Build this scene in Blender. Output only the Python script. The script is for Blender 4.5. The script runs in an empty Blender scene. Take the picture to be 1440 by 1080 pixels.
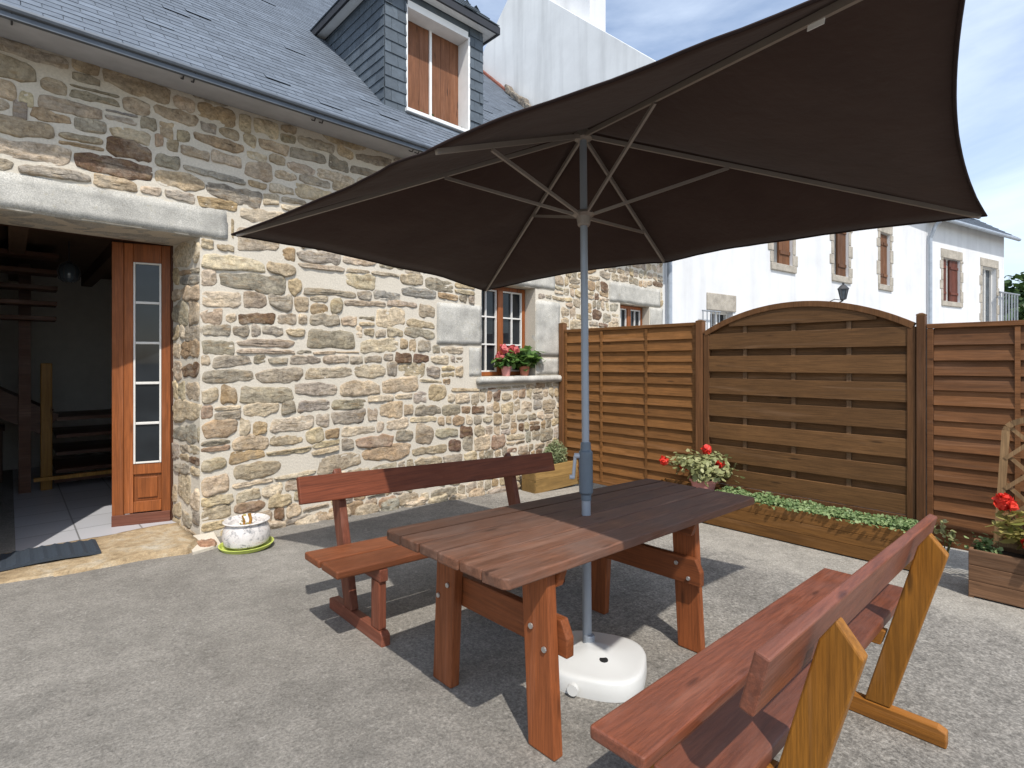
import bpy, bmesh, math, random
from mathutils import Vector, Matrix, Euler, noise
R = math.radians
rnd = random.Random(7)
S = bpy.context.scene
COL = S.collection

# ---------------------------------------------------------------- camera / pixel rays (photo 1440x1080)
F_PX, HOR, VX, CAM_H = 748.0, 508.5, 1510.0, 1.55
TH = math.atan2(VX - 720.0, F_PX)
FWD = Vector((math.cos(TH), math.sin(TH), 0)); RGT = Vector((math.sin(TH), -math.cos(TH), 0)); UP = Vector((0, 0, 1))
CAM = Vector((0, 0, CAM_H))
def ray(px, py): return FWD + RGT * ((px - 720.0) / F_PX) + UP * ((HOR - py) / F_PX)
def hit(px, py, n, p):
    n = Vector(n); r = ray(px, py); return CAM + r * ((Vector(p) - CAM).dot(n) / r.dot(n))
def onX(px, py, x): return hit(px, py, (1, 0, 0), (x, 0, 0))
def onY(px, py, y): return hit(px, py, (0, 1, 0), (0, y, 0))
def gz(x):                                   # the yard falls gently to the right
    x = max(-4.0, min(12.0, x)); return 0.114 - 0.05 * x

# ---------------------------------------------------------------- object helpers
def put(o, parent=None):
    COL.objects.link(o)
    if parent is not None: o.parent = parent
    return o
def tag(o, label=None, cat=None, group=None, kind=None):
    if label: o['label'] = label
    if cat: o['category'] = cat
    if group: o['group'] = group
    if kind: o['kind'] = kind
    return o
def thing(name, label, cat, loc=(0, 0, 0), rot=(0, 0, 0), group=None):
    o = bpy.data.objects.new(name, None); o.empty_display_size = .1
    put(o); o.location = loc; o.rotation_euler = rot
    return tag(o, label, cat, group)

SHEAR = {}                                   # furniture that follows the fall of the yard
class MB:
    def __init__(s): s.v = []; s.f = []; s.mi = []; s.col = []; s.m = 0; s.c = (.5, .5, .5)
    def newvar(s, lo=0., hi=1.): s.c = (rnd.uniform(lo, hi), rnd.random(), rnd.random()); return s
    def add(s, vs, fs, cols=None):
        b = len(s.v); s.v += [tuple(v) for v in vs]; s.f += [tuple(b + i for i in f) for f in fs]
        s.mi += [s.m] * len(fs); s.col += cols if cols else [s.c] * len(vs)
    def box(s, c, d, rot=None, var=True):
        if var: s.newvar()
        c = Vector(c); h = Vector(d) / 2; vs = []
        for x, y, z in ((-1,-1,-1),(1,-1,-1),(1,1,-1),(-1,1,-1),(-1,-1,1),(1,-1,1),(1,1,1),(-1,1,1)):
            p = Vector((x*h.x, y*h.y, z*h.z))
            if rot is not None: p = rot @ p
            vs.append(c + p)
        s.add(vs, [(0,3,2,1),(4,5,6,7),(0,1,5,4),(1,2,6,5),(2,3,7,6),(3,0,4,7)])
    def bb(s, x0, x1, y0, y1, z0, z1): s.box(((x0+x1)/2, (y0+y1)/2, (z0+z1)/2), (x1-x0, y1-y0, z1-z0))
    def beam(s, p0, p1, w, h, side=(0, 1, 0)):
        p0 = Vector(p0); p1 = Vector(p1); a = (p1 - p0); L = a.length; a.normalize()
        sd = Vector(side); sd = (sd - a * sd.dot(a)).normalized(); u = a.cross(sd)
        m = Matrix((a, sd, u)).transposed(); s.box((p0 + p1) / 2, (L, w, h), m)
    def prism(s, pts, ext):                   # planar outline extruded by vector ext
        s.newvar(); n = len(pts); e = Vector(ext); P = [Vector(p) for p in pts]
        nn = (P[1]-P[0]).cross(P[2]-P[1])
        nn = Vector((0,0,0))
        for i in range(n): nn += P[i].cross(P[(i+1) % n])
        if nn.dot(e) > 0: P = P[::-1]
        vs = P + [p + e for p in P]
        s.add(vs, [tuple(range(n)), tuple(range(2*n-1, n-1, -1))] + [((i+1) % n, i, n+i, n+(i+1) % n) for i in range(n)])
    def tube(s, pts, r, n=8, caps=True):
        P = [Vector(p) for p in pts]; rs = r if isinstance(r, (list, tuple)) else [r]*len(P); vs = []; fs = []
        up = Vector((0, 0, 1)) if abs((P[-1]-P[0]).normalized().z) < .9 else Vector((1, 0, 0))
        for i, p in enumerate(P):
            t = (P[min(i+1, len(P)-1)] - P[max(i-1, 0)]).normalized(); a = t.cross(up).normalized(); b = a.cross(t)
            for k in range(n): an = 2*math.pi*k/n; vs.append(p + a*math.cos(an)*rs[i] + b*math.sin(an)*rs[i])
        for i in range(len(P)-1):
            for k in range(n): k2 = (k+1) % n; fs.append((i*n+k, i*n+k2, (i+1)*n+k2, (i+1)*n+k))
        if caps: fs.append(tuple(range(n-1, -1, -1))); fs.append(tuple((len(P)-1)*n + k for k in range(n)))
        s.add(vs, fs)
    def lathe(s, prof, c=(0, 0, 0), n=24, sq=None):
        c = Vector(c); vs = []; fs = []
        for r, z in prof:
            for k in range(n):
                an = 2*math.pi*k/n; ca, sa = math.cos(an), math.sin(an)
                q = 1.0 if not sq else 1.0/((abs(ca)**sq + abs(sa)**sq)**(1.0/sq))
                vs.append(c + Vector((r*q*ca, r*q*sa, z)))
        for i in range(len(prof)-1):
            for k in range(n): k2 = (k+1) % n; fs.append((i*n+k, i*n+k2, (i+1)*n+k2, (i+1)*n+k))
        if prof[0][0] > 1e-4: fs.append(tuple(range(n-1, -1, -1)))
        if prof[-1][0] > 1e-4: fs.append(tuple((len(prof)-1)*n + k for k in range(n)))
        s.add(vs, fs)
    def build(s, name, mats, parent=None, bevel=0, smooth=False, seg=2, solid=0):
        if parent is not None and 'lean' in SHEAR.get(parent.name, {}): k = SHEAR[parent.name]['lean']; s.v = [(v[0], v[1], v[2] + k*v[0]) for v in s.v]
        me = bpy.data.meshes.new(name); me.from_pydata(s.v, [], s.f)
        for m in (mats if isinstance(mats, (list, tuple)) else [mats]): me.materials.append(m)
        me.polygons.foreach_set('material_index', s.mi)
        at = me.color_attributes.new('Col', 'FLOAT_COLOR', 'POINT'); fl = []
        for c in s.col: fl += [c[0], c[1], c[2], 1.0]
        at.data.foreach_set('color', fl)
        if smooth: me.polygons.foreach_set('use_smooth', [True]*len(s.f))
        me.update()
        if smooth and len(s.f) < 6000: me.set_sharp_from_angle(angle=R(42))
        o = bpy.data.objects.new(name, me); put(o, parent)
        if solid: md = o.modifiers.new('solid', 'SOLIDIFY'); md.thickness = solid; md.offset = 0
        if bevel:
            md = o.modifiers.new('bevel', 'BEVEL'); md.width = bevel; md.segments = seg; md.limit_method = 'ANGLE'; md.angle_limit = R(35)
            md.harden_normals = False
        return o
    # small leaves scattered by a sampler that returns (point, outward)
    def leaves(s, n, sampler, size, jit=.8, fold=.25, cols=None, aspect=1.0):
        for _ in range(n):
            p, out = sampler(); p = Vector(p); nrm = (Vector(out) + Vector((rnd.gauss(0, jit), rnd.gauss(0, jit), rnd.gauss(0, jit)))).normalized()
            t = nrm.cross(Vector((rnd.gauss(0, 1), rnd.gauss(0, 1), rnd.gauss(0, 1)))).normalized(); b = nrm.cross(t)
            L = size * rnd.uniform(.6, 1.3); w = L * .42 * aspect; c = (rnd.random(), rnd.random(), rnd.random())
            vs = [p - t*L*.5, p + b*w - t*L*.12 + nrm*L*fold*.3, p + b*w*.7 + t*L*.3 + nrm*L*fold*.2, p + t*L*.5, p - b*w*.7 + t*L*.3 + nrm*L*fold*.2, p - b*w - t*L*.12 + nrm*L*fold*.3]
            s.add(vs, [(0, 1, 2, 3), (0, 3, 4, 5)], [c]*6)

# ---------------------------------------------------------------- materials
class NT:
    def __init__(s, name):
        s.m = bpy.data.materials.new(name); s.m.use_nodes = True; s.t = s.m.node_tree; s.n = s.t.nodes
        s.b = s.n['Principled BSDF']; s.out = s.n['Material Output']
    def node(s, ty, **kw):
        n = s.n.new(ty)
        for k, v in kw.items(): setattr(n, k, v)
        return n
    def link(s, a, b): s.t.links.new(a, b)
    def coord(s, scale=(1, 1, 1), var=True, which='Object'):
        tc = s.node('ShaderNodeTexCoord'); mp = s.node('ShaderNodeMapping'); mp.inputs['Scale'].default_value = scale
        s.link(tc.outputs[which], mp.inputs['Vector'])
        if var:
            at = s.attr(); vm = s.node('ShaderNodeVectorMath', operation='MULTIPLY_ADD'); vm.inputs[1].default_value = (7, 7, 7)
            s.link(at.outputs['Color'], vm.inputs[0]); s.link(mp.outputs[0], vm.inputs[2]); return vm.outputs[0]
        return mp.outputs[0]
    def attr(s): return s.node('ShaderNodeAttribute', attribute_name='Col')
    def noise(s, vec, scale, detail=4, rough=.6, dist=0):
        n = s.node('ShaderNodeTexNoise'); n.inputs['Scale'].default_value = scale; n.inputs['Detail'].default_value = detail
        n.inputs['Roughness'].default_value = rough; n.inputs['Distortion'].default_value = dist; s.link(vec, n.inputs['Vector']); return n.outputs['Fac']
    def ramp(s, fac, stops):
        r = s.node('ShaderNodeValToRGB'); e = r.color_ramp.elements
        while len(e) < len(stops): e.new(.5)
        for i, (p, c) in enumerate(stops): e[i].position = p; e[i].color = (c[0], c[1], c[2], 1) if isinstance(c, (tuple, list)) else (c, c, c, 1)
        s.link(fac, r.inputs[0]); return r.outputs[0]
    def mix(s, fac, a, b, mode='MIX'):
        m = s.node('ShaderNodeMix', data_type='RGBA', blend_type=mode)
        for sk, v in ((m.inputs[0], fac), (m.inputs[6], a), (m.inputs[7], b)):
            if isinstance(v, (int, float)): sk.default_value = v
            elif isinstance(v, (tuple, list)): sk.default_value = (v[0], v[1], v[2], 1)
            else: s.link(v, sk)
        return m.outputs[2]
    def math(s, op, a, b=0.):
        m = s.node('ShaderNodeMath', operation=op)
        for i, v in enumerate((a, b)):
            if isinstance(v, (int, float)): m.inputs[i].default_value = v
            else: s.link(v, m.inputs[i])
        return m.outputs[0]
    def sep(s, col):
        n = s.node('ShaderNodeSeparateColor'); s.link(col, n.inputs[0]); return n.outputs
    def bump(s, h, strength=.3, dist=.01):
        b = s.node('ShaderNodeBump'); b.inputs['Strength'].default_value = strength; b.inputs['Distance'].default_value = dist
        s.link(h, b.inputs['Height']); s.link(b.outputs[0], s.b.inputs['Normal'])
    def base(s, c):
        if isinstance(c, (tuple, list)): s.b.inputs['Base Color'].default_value = (c[0], c[1], c[2], 1)
        else: s.link(c, s.b.inputs['Base Color'])
    def set(s, rough=.6, spec=.4, metal=0):
        if isinstance(rough, (int, float)): s.b.inputs['Roughness'].default_value = rough
        else: s.link(rough, s.b.inputs['Roughness'])
        s.b.inputs['Specular IOR Level'].default_value = spec; s.b.inputs['Metallic'].default_value = metal

def mul(c, k): return (c[0]*k, c[1]*k, c[2]*k)
def wood(name, col, axis='X', rough=.6, dark=.45, grey=None, spec=.3, light=1.4, bump=.35, varr=(.74, 1.22), worn=.3, knot=1.):
    col = mul(col, .84); grey = mul(grey, .86) if grey else None
    t = NT(name); ai = 'XYZ'.index(axis)
    def st(al, ac): q = [ac]*3; q[ai] = al; return t.coord(tuple(q))
    g = t.noise(st(1.1, 15), 1.6, 7, .68, 1.1); fine = t.noise(st(2.0, 62), 2.0, 3, .6); blotch = t.noise(st(2.2, 3.2), 1.3, 5, .65, .4); streak = t.noise(st(.55, 9), 1.7, 4, .6, .5)
    c = t.ramp(g, [(.26, mul(col, dark)), (.46, mul(col, .9)), (.58, col), (.78, mul(col, light))])
    c = t.mix(t.math('MULTIPLY', t.ramp(fine, [(.40, 1.), (.56, 0.)]), .45), c, mul(col, .35))
    c = t.mix(t.ramp(blotch, [(.38, .0), (.68, .55)]), c, grey if grey else mul(col, .58))
    pale = (min(1, col[0]*1.15 + .09), min(1, col[1]*1.15 + .075), min(1, col[2]*1.1 + .065))
    c = t.mix(t.math('MULTIPLY', t.ramp(streak, [(.56, 0.), (.72, 1.)]), worn), c, pale)
    vo = t.node('ShaderNodeTexVoronoi'); vo.inputs['Scale'].default_value = 1.0; t.link(st(1.7, 8.5), vo.inputs['Vector'])
    c = t.mix(t.math('MULTIPLY', t.ramp(vo.outputs['Distance'], [(.05, 1.), (.12, 0.)]), .8*knot), c, mul(col, .25))
    r = t.sep(t.attr().outputs['Color'])
    c = t.mix(1., c, t.ramp(r[0], [(0, varr[0]), (1, varr[1])]), 'MULTIPLY')
    t.base(c); t.set(t.ramp(blotch, [(.3, rough - .06), (.7, rough + .18)]), spec)
    t.bump(t.math('ADD', t.math('MULTIPLY', g, .6), t.math('MULTIPLY', fine, .5)), bump, .005)
    return t.m
def plain(name, col, rough=.6, spec=.4, metal=0, var=.15, scale=8, bump=0):
    t = NT(name); v = t.coord((1, 1, 1)); n = t.noise(v, scale, 4, .6)
    t.base(t.ramp(n, [(.3, mul(col, 1-var)), (.7, mul(col, 1+var))])); t.set(rough, spec, metal)
    if bump: t.bump(n, bump, .005)
    return t.m
def glass(name, tint=(.9, .95, .95)):
    t = NT(name); t.base(tint); t.set(.02, .5); t.b.inputs['Transmission Weight'].default_value = 1; t.b.inputs['IOR'].default_value = 1.3
    return t.m
def dark_glass(name, col=(.02, .024, .028)):
    t = NT(name); v = t.coord((1, 1, 1)); n = t.noise(v, 2.5, 2)
    t.base(t.ramp(n, [(.3, mul(col, .5)), (.7, mul(col, 1.2))])); t.set(.03, .4); t.bump(n, .02, .01)
    return t.m
def stone_mat():
    t = NT('rubble_stone'); a = t.attr().outputs['Color']; v = t.coord((1, 1, 1), False)
    big = t.noise(v, 9, 5, .65, .3); mid = t.noise(v, 34, 5, .7, .5); fin = t.noise(v, 150, 3, .6)
    v2 = t.coord((6, 6, 22), False); lay = t.noise(v2, 1.4, 4, .6, .6)
    c = t.mix(1., a, t.ramp(big, [(.28, (.62, .60, .57)), (.5, (1., .99, .96)), (.72, (1.34, 1.28, 1.14))]), 'MULTIPLY')
    c = t.mix(1., c, t.ramp(mid, [(.3, (.52, .50, .47)), (.5, .98), (.72, 1.38)]), 'MULTIPLY')
    c = t.mix(t.math('MULTIPLY', t.ramp(lay, [(.52, 0.), (.66, 1.)]), .5), c, (.30, .20, .10))
    c = t.mix(t.math('MULTIPLY', t.ramp(fin, [(.60, 0.), (.72, 1.)]), .35), c, (.62, .58, .48))
    lime = t.noise(v, 5.5, 6, .72, .4)
    c = t.mix(t.math('MULTIPLY', t.ramp(lime, [(.48, 0.), (.68, 1.)]), .42), c, (.58, .51, .40))
    t.base(c); t.set(.9, .2)
    t.bump(t.math('ADD', t.math('MULTIPLY', mid, .6), t.math('ADD', t.math('MULTIPLY', fin, .25), t.math('MULTIPLY', lay, .5))), 1.0, .02)
    return t.m
def mortar_mat():
    t = NT('lime_mortar'); v = t.coord((1, 1, 1), False); n = t.noise(v, 60, 5, .7); b = t.noise(v, 3, 4, .6)
    c = t.mix(t.ramp(b, [(.35, 0.), (.7, .5)]), (.66, .60, .50), (.56, .505, .41))
    c = t.mix(1., c, t.ramp(n, [(.3, .82), (.7, 1.08)]), 'MULTIPLY')
    t.base(c); t.set(.95, .1); t.bump(n, .6, .008); return t.m
def granite_mat(name, col, sp=.3):
    t = NT(name); v = t.coord((1, 1, 1)); n = t.noise(v, 130, 3, .7); b = t.noise(v, 5, 4, .65); m = t.noise(v, 26, 4, .7)
    c = t.ramp(b, [(.3, mul(col, .70)), (.7, mul(col, 1.18))])
    c = t.mix(1., c, t.ramp(n, [(.35, 1-sp), (.65, 1+sp*.6)]), 'MULTIPLY')
    c = t.mix(t.math('MULTIPLY', t.ramp(m, [(.58, 0.), (.7, 1.)]), .4), c, (.35, .30, .17))
    t.base(c); t.set(.85, .2); t.bump(t.math('ADD', n, m), .35, .006); return t.m
def step_mat():
    t = NT('worn_doorstep'); v = t.coord((1, 1, 1), False); b = t.noise(v, 4.5, 6, .7, .6); m = t.noise(v, 19, 5, .7); f = t.noise(v, 110, 3, .6)
    c = t.ramp(b, [(.32, (.26, .185, .105)), (.48, (.40, .30, .18)), (.58, (.44, .36, .25)), (.7, (.50, .45, .36))])
    c = t.mix(1., c, t.ramp(m, [(.3, .70), (.5, 1.), (.7, 1.18)]), 'MULTIPLY'); c = t.mix(.7, c, t.ramp(f, [(.3, .7), (.7, 1.25)]), 'MULTIPLY')
    t.base(c); t.set(.9, .2); t.bump(t.math('ADD', m, f), .6, .01); return t.m
def slate_mat(name, col):
    t = NT(name); r = t.sep(t.attr().outputs['Color']); v = t.coord((1, 1, 1)); n = t.noise(v, 11, 5, .7); f = t.noise(v, 70, 3, .6)
    c = t.mix(1., col, t.ramp(r[0], [(0, .84), (.8, 1.05), (1, 1.18)]), 'MULTIPLY')
    c = t.mix(1., c, t.ramp(n, [(.3, .82), (.7, 1.2)]), 'MULTIPLY')
    c = t.mix(t.math('MULTIPLY', t.ramp(f, [(.62, 0.), (.75, 1.)]), .35), c, (.32, .31, .26))
    t.base(c); t.set(.62, .35); t.bump(n, .25, .006); return t.m
def render_mat(name, col, stain=.3):
    t = NT(name); v = t.coord((1, 1, 1), False); v2 = t.coord((2.2, 2.2, .16), False)
    n = t.noise(v, 1.1, 5, .65); d = t.noise(v2, 1.3, 5, .6); f = t.noise(v, 40, 3)
    c = t.mix(t.math('MULTIPLY', t.ramp(d, [(.48, 0.), (.72, 1.)]), stain), col, mul(col, .45))
    c = t.mix(1., c, t.ramp(n, [(.3, .90), (.7, 1.05)]), 'MULTIPLY')
    t.base(c); t.set(.9, .2); t.bump(f, .2, .006); return t.m
def leaf_mat(name, a, b, trans=.25):
    t = NT(name); r = t.sep(t.attr().outputs['Color'])
    t.base(t.ramp(r[0], [(0, a), (1, b)])); t.set(.5, .35)
    tr = t.node('ShaderNodeBsdfTranslucent'); t.link(t.ramp(r[0], [(0, mul(a, 1.2)), (1, mul(b, 1.3))]), tr.inputs[0])
    mx = t.node('ShaderNodeMixShader'); mx.inputs[0].default_value = trans
    t.link(t.b.outputs[0], mx.inputs[1]); t.link(tr.outputs[0], mx.inputs[2]); t.link(mx.outputs[0], t.out.inputs[0]); return t.m
def ground_mat():
    t = NT('worn_asphalt'); v = t.coord((1, 1, 1), False)
    big = t.noise(v, .8, 7, .66, .8); mid = t.noise(v, 5.0, 7, .78, .3); fin = t.noise(v, 95, 4, .75); sp = t.noise(v, 42, 4, .65); pat = t.noise(v, .45, 3, .5, 1.5)
    c = t.ramp(big, [(.28, (.182, .169, .149)), (.5, (.236, .220, .194)), (.72, (.300, .280, .247))])
    xyz = t.node('ShaderNodeSeparateXYZ'); t.link(v, xyz.inputs[0])
    edge = t.math('ADD', xyz.outputs[0], t.math('MULTIPLY', t.math('SUBTRACT', mid, .5), .7))
    strip = t.math('MULTIPLY', t.ramp(t.math('MULTIPLY', t.math('SUBTRACT', edge, 4.3), 1.6), [(.0, 0.), (.5, 1.)]), .75)     # cement strip along the fence
    c = t.mix(strip, c, (.36, .335, .29))
    c = t.mix(1., c, t.ramp(mid, [(.30, .76), (.5, 1.), (.72, 1.16)]), 'MULTIPLY')
    c = t.mix(.85, c, t.ramp(fin, [(.3, .50), (.52, 1.), (.72, 1.45)]), 'MULTIPLY')
    c = t.mix(t.math('MULTIPLY', t.ramp(sp, [(.61, 0.), (.68, 1.)]), .45), c, (.42, .40, .36))
    c = t.mix(t.math('MULTIPLY', t.ramp(sp, [(.30, 1.), (.37, 0.)]), .6), c, (.09, .085, .078))
    right = t.ramp(t.math('ADD', t.math('MULTIPLY', xyz.outputs[0], .30), t.math('SUBTRACT', t.math('MULTIPLY', mid, .8), t.math('MULTIPLY', xyz.outputs[1], .16))), [(.30, .25), (.95, 1.)])
    agg = t.noise(v, 58, 3, .55); agb = t.noise(v, 27, 3, .6)
    c = t.mix(t.math('MULTIPLY', t.math('MULTIPLY', right, .62), t.math('SUBTRACT', 1.0, t.math('MULTIPLY', strip, .8))), c, t.mix(1., c, t.ramp(t.math('ADD', t.math('MULTIPLY', agg, .65), t.math('MULTIPLY', agb, .35)), [(.36, .42), (.5, 1.), (.63, 1.65)]), 'MULTIPLY'))
    stain = t.noise(v, 1.6, 5, .7, 1.2)
    c = t.mix(t.math('MULTIPLY', t.ramp(stain, [(.58, 0.), (.70, 1.)]), .25), c, (.11, .105, .095))
    t.base(c); t.set(.92, .2); t.bump(t.math('ADD', t.math('MULTIPLY', fin, .5), t.math('ADD', t.math('MULTIPLY', sp, .6), mid)), .7, .012); return t.m
def fabric_mat():
    t = NT('brown_canvas'); v = t.coord((1, 1, 1), False); n = t.noise(v, 3, 4, .6); w = t.noise(v, 400, 2)
    col = t.ramp(n, [(.3, (.046, .026, .021)), (.7, (.060, .036, .029))])
    t.base(col); t.set(.85, .15); t.b.inputs['Sheen Weight'].default_value = .1
    t.bump(t.math('ADD', n, t.math('MULTIPLY', t.noise(v, 9, 5, .6, .5), .35)), .4, .03)
    tr = t.node('ShaderNodeBsdfTranslucent'); tr.inputs[0].default_value = (.10, .055, .035, 1)
    mx = t.node('ShaderNodeMixShader'); mx.inputs[0].default_value = .15
    t.link(t.b.outputs[0], mx.inputs[1]); t.link(tr.outputs[0], mx.inputs[2]); t.link(mx.outputs[0], t.out.inputs[0]); return t.m
def tile_mat():
    t = NT('floor_tiles'); v = t.coord((1, 1, 1), False)
    b = t.node('ShaderNodeTexBrick'); b.offset = 0; b.inputs['Scale'].default_value = 1; b.inputs['Brick Width'].default_value = .42; b.inputs['Row Height'].default_value = .42
    b.inputs['Mortar Size'].default_value = .006; b.inputs['Color1'].default_value = (.50, .50, .52, 1); b.inputs['Color2'].default_value = (.46, .46, .48, 1); b.inputs['Mortar'].default_value = (.2, .2, .2, 1)
    t.link(v, b.inputs['Vector']); t.base(b.outputs[0]); t.set(.35, .5); return t.m

M = dict(
    stone=stone_mat(), mortar=mortar_mat(), granite=granite_mat('pale_granite', (.50, .48, .43)), granite_warm=granite_mat('warm_stone', (.52, .42, .28)),
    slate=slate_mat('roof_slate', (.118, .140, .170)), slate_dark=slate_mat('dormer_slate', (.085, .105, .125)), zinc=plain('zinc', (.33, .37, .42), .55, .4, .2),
    white=render_mat('white_render', (.68, .685, .69), .20), grey_render=render_mat('aged_white_render', (.74, .75, .74), .36), paint=plain('white_paint', (.78, .78, .76), .5, var=.05),
    surround=granite_mat('window_surround_stone', (.42, .38, .32)),
    door=wood('door_wood', (.38, .115, .030), 'Z', .45), doorlow=wood('door_kick_wood', (.24, .085, .05), 'X', .5), doordark=wood('frame_wood_dark', (.10, .04, .02), 'Z', .5),
    tab=wood('table_top_wood', (.180, .078, .044), 'X', .55, grey=(.15, .105, .085), spec=.3, varr=(.62, 1.25), worn=.45), leg=wood('table_leg_wood', (.32, .092, .028), 'Z', .5), legy=wood('table_beam_wood', (.32, .092, .028), 'Y', .5),
    seatn=wood('bench_seat_wood', (.225, .068, .033), 'X', .40, grey=(.165, .070, .050), spec=.45), seatf=wood('bench_seat_orange', (.27, .086, .034), 'X', .5), backf=wood('bench_back_wood', (.28, .075, .032), 'X', .5),
    postf=wood('bench_post_red', (.27, .085, .045), 'Z', .5), railf=wood('bench_rail_red', (.25, .08, .045), 'Y', .5),
    postn=wood('bench_post_ochre', (.37, .148, .018), 'Z', .5), railn=wood('bench_rail_ochre', (.39, .150, .022), 'Y', .5),
    fence=wood('fence_wood_golden', (.30, .132, .040), 'Y', .6, spec=.25), fenced=wood('fence_wood_brown', (.200, .098, .036), 'Y', .6, spec=.25), fencer=wood('fence_wood_red', (.250, .105, .038), 'Y', .6, spec=.25),
    fpost=wood('fence_post_wood', (.20, .088, .034), 'Z', .6, spec=.25), fpostg=wood('fence_frame_wood', (.21, .095, .035), 'Z', .6, spec=.25),
    planter=wood('planter_wood', (.30, .135, .035), 'Y', .6, spec=.25), planterx=wood('planter_wood_pale', (.40, .245, .085), 'X', .6, spec=.25), box=wood('planter_box_wood', (.24, .125, .065), 'Y', .6, spec=.25), trellis=wood('trellis_wood', (.33, .20, .095), 'Z', .6, spec=.25),
    battenw=wood('batten_wood', (.26, .15, .075), 'Z', .6, spec=.25),
    shutter=wood('dormer_shutter_wood', (.30, .125, .06), 'Z', .6), shutbrown=wood('shutter_wood_brown', (.20, .085, .035), 'Z', .6), shutred=wood('shutter_wood_red', (.20, .055, .03), 'Z', .6),
    soil=plain('soil', (.05, .035, .025), .95, .1, bump=.6, scale=60), leafg=leaf_mat('geranium_leaf', (.05, .12, .025), (.16, .26, .06)), leafp=leaf_mat('pale_leaf', (.22, .24, .10), (.40, .40, .20)),
    leafc=leaf_mat('ground_cover_leaf', (.08, .15, .045), (.32, .40, .18)), leafy=leaf_mat('yellowing_leaf', (.20, .21, .05), (.46, .38, .14)), leafl=leaf_mat('lavender_leaf', (.20, .24, .12), (.34, .37, .20)),
    red=leaf_mat('red_petal', (.55, .02, .015), (.80, .06, .03), .2), pink=leaf_mat('pink_petal', (.55, .08, .08), (.66, .20, .19), .2), stem=plain('plant_stem', (.12, .13, .04), .7),
    tree=leaf_mat('tree_leaf', (.02, .05, .015), (.07, .12, .03)), bark=plain('bark', (.10, .075, .05), .9, .1, bump=.5, scale=20),
    canvas=fabric_mat(), hem=plain('canopy_hem', (.030, .020, .018), .9, .1), rib=plain('rib_metal', (.27, .235, .205), .45, .5, .3, .06), pole=plain('pole_grey', (.30, .33, .37), .4, .5, .2, .05), plast=plain('grey_plastic', (.11, .14, .17), .4, .5, 0, .06),
    plastl=plain('light_plastic', (.45, .47, .50), .4, .5, 0, .06), base=plain('white_plastic', (.60, .60, .58), .35, .5, 0, .04, 3), black=plain('black_hole', (.01, .01, .01), .8), steel=plain('bolt_steel', (.55, .54, .52), .35, .5, .8),
    terra=plain('terracotta', (.42, .16, .10), .8, .2), pinkpot=plain('pink_pot', (.50, .22, .20), .6, .3), lime=plain('lime_saucer', (.50, .58, .12), .35, .5), mat=plain('rubber_mat', (.035, .045, .058), .75, .3, bump=.3, scale=90),
    iron=plain('wrought_iron', (.025, .025, .028), .5, .5), glass=glass('pane_glass'), dglass=dark_glass('window_glass'), gglass=dark_glass('grey_window_glass', (.07, .085, .10)),
    tiles=tile_mat(), inwall=plain('interior_plaster', (.62, .59, .53), .9, .2, var=.05), inwood=wood('stair_wood', (.15, .06, .03), 'X', .4), inpost=wood('newel_wood', (.55, .27, .05), 'Z', .4), ceil=plain('ceiling_board', (.12, .07, .04), .8),
    step=step_mat(), soffit=plain('soffit_paint', (.42, .43, .46), .8, .2, var=.12, scale=3), gutter=plain('gutter_zinc', (.10, .115, .135), .5, .4, .3),
    ridge=plain('ridge_tile', (.22, .085, .06), .85, .2, var=.3, scale=9), ground=ground_mat(), leadw=plain('window_white_bar', (.70, .68, .64), .5, var=.05), grey=plain('grey_metal', (.30, .32, .34), .5, .5, .4),
)
def mosaic():
    t = NT('ceramic_pot'); v = t.coord((1, 1, 1), False); n = t.noise(v, 16, 4, .7, 1.); a = t.noise(v, 40, 3)
    c = t.ramp(n, [(.36, (.25, .25, .25)), (.46, (.62, .58, .55)), (.6, (.70, .67, .63)), (.70, (.58, .42, .36))]); t.base(c); t.set(.3, .5); t.bump(a, .2, .003); return t.m
M['mosaic'] = mosaic()

# ---------------------------------------------------------------- ground
def build_ground():
    xs = [-400, -60, -20, -8, -4] + [-4 + .5*i for i in range(1, 33)] + [16, 30, 60, 400]; ys = [-400, -60, -20, -6, -2] + [-2 + .5*i for i in range(1, 17)] + [9, 14, 25, 60, 400]
    mb = MB(); n = len(xs)
    mb.add([(x, y, gz(x) + (.006*noise.noise((x*1.1, y*1.1, 3)) if -4 <= x <= 7 and -2 <= y <= 4.6 else 0)) for y in ys for x in xs], [(j*n+i, j*n+i+1, (j+1)*n+i+1, (j+1)*n+i) for j in range(len(ys)-1) for i in range(n-1)])
    o = mb.build('ground', M['ground'], smooth=True); tag(o, kind='structure')
build_ground()

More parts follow.
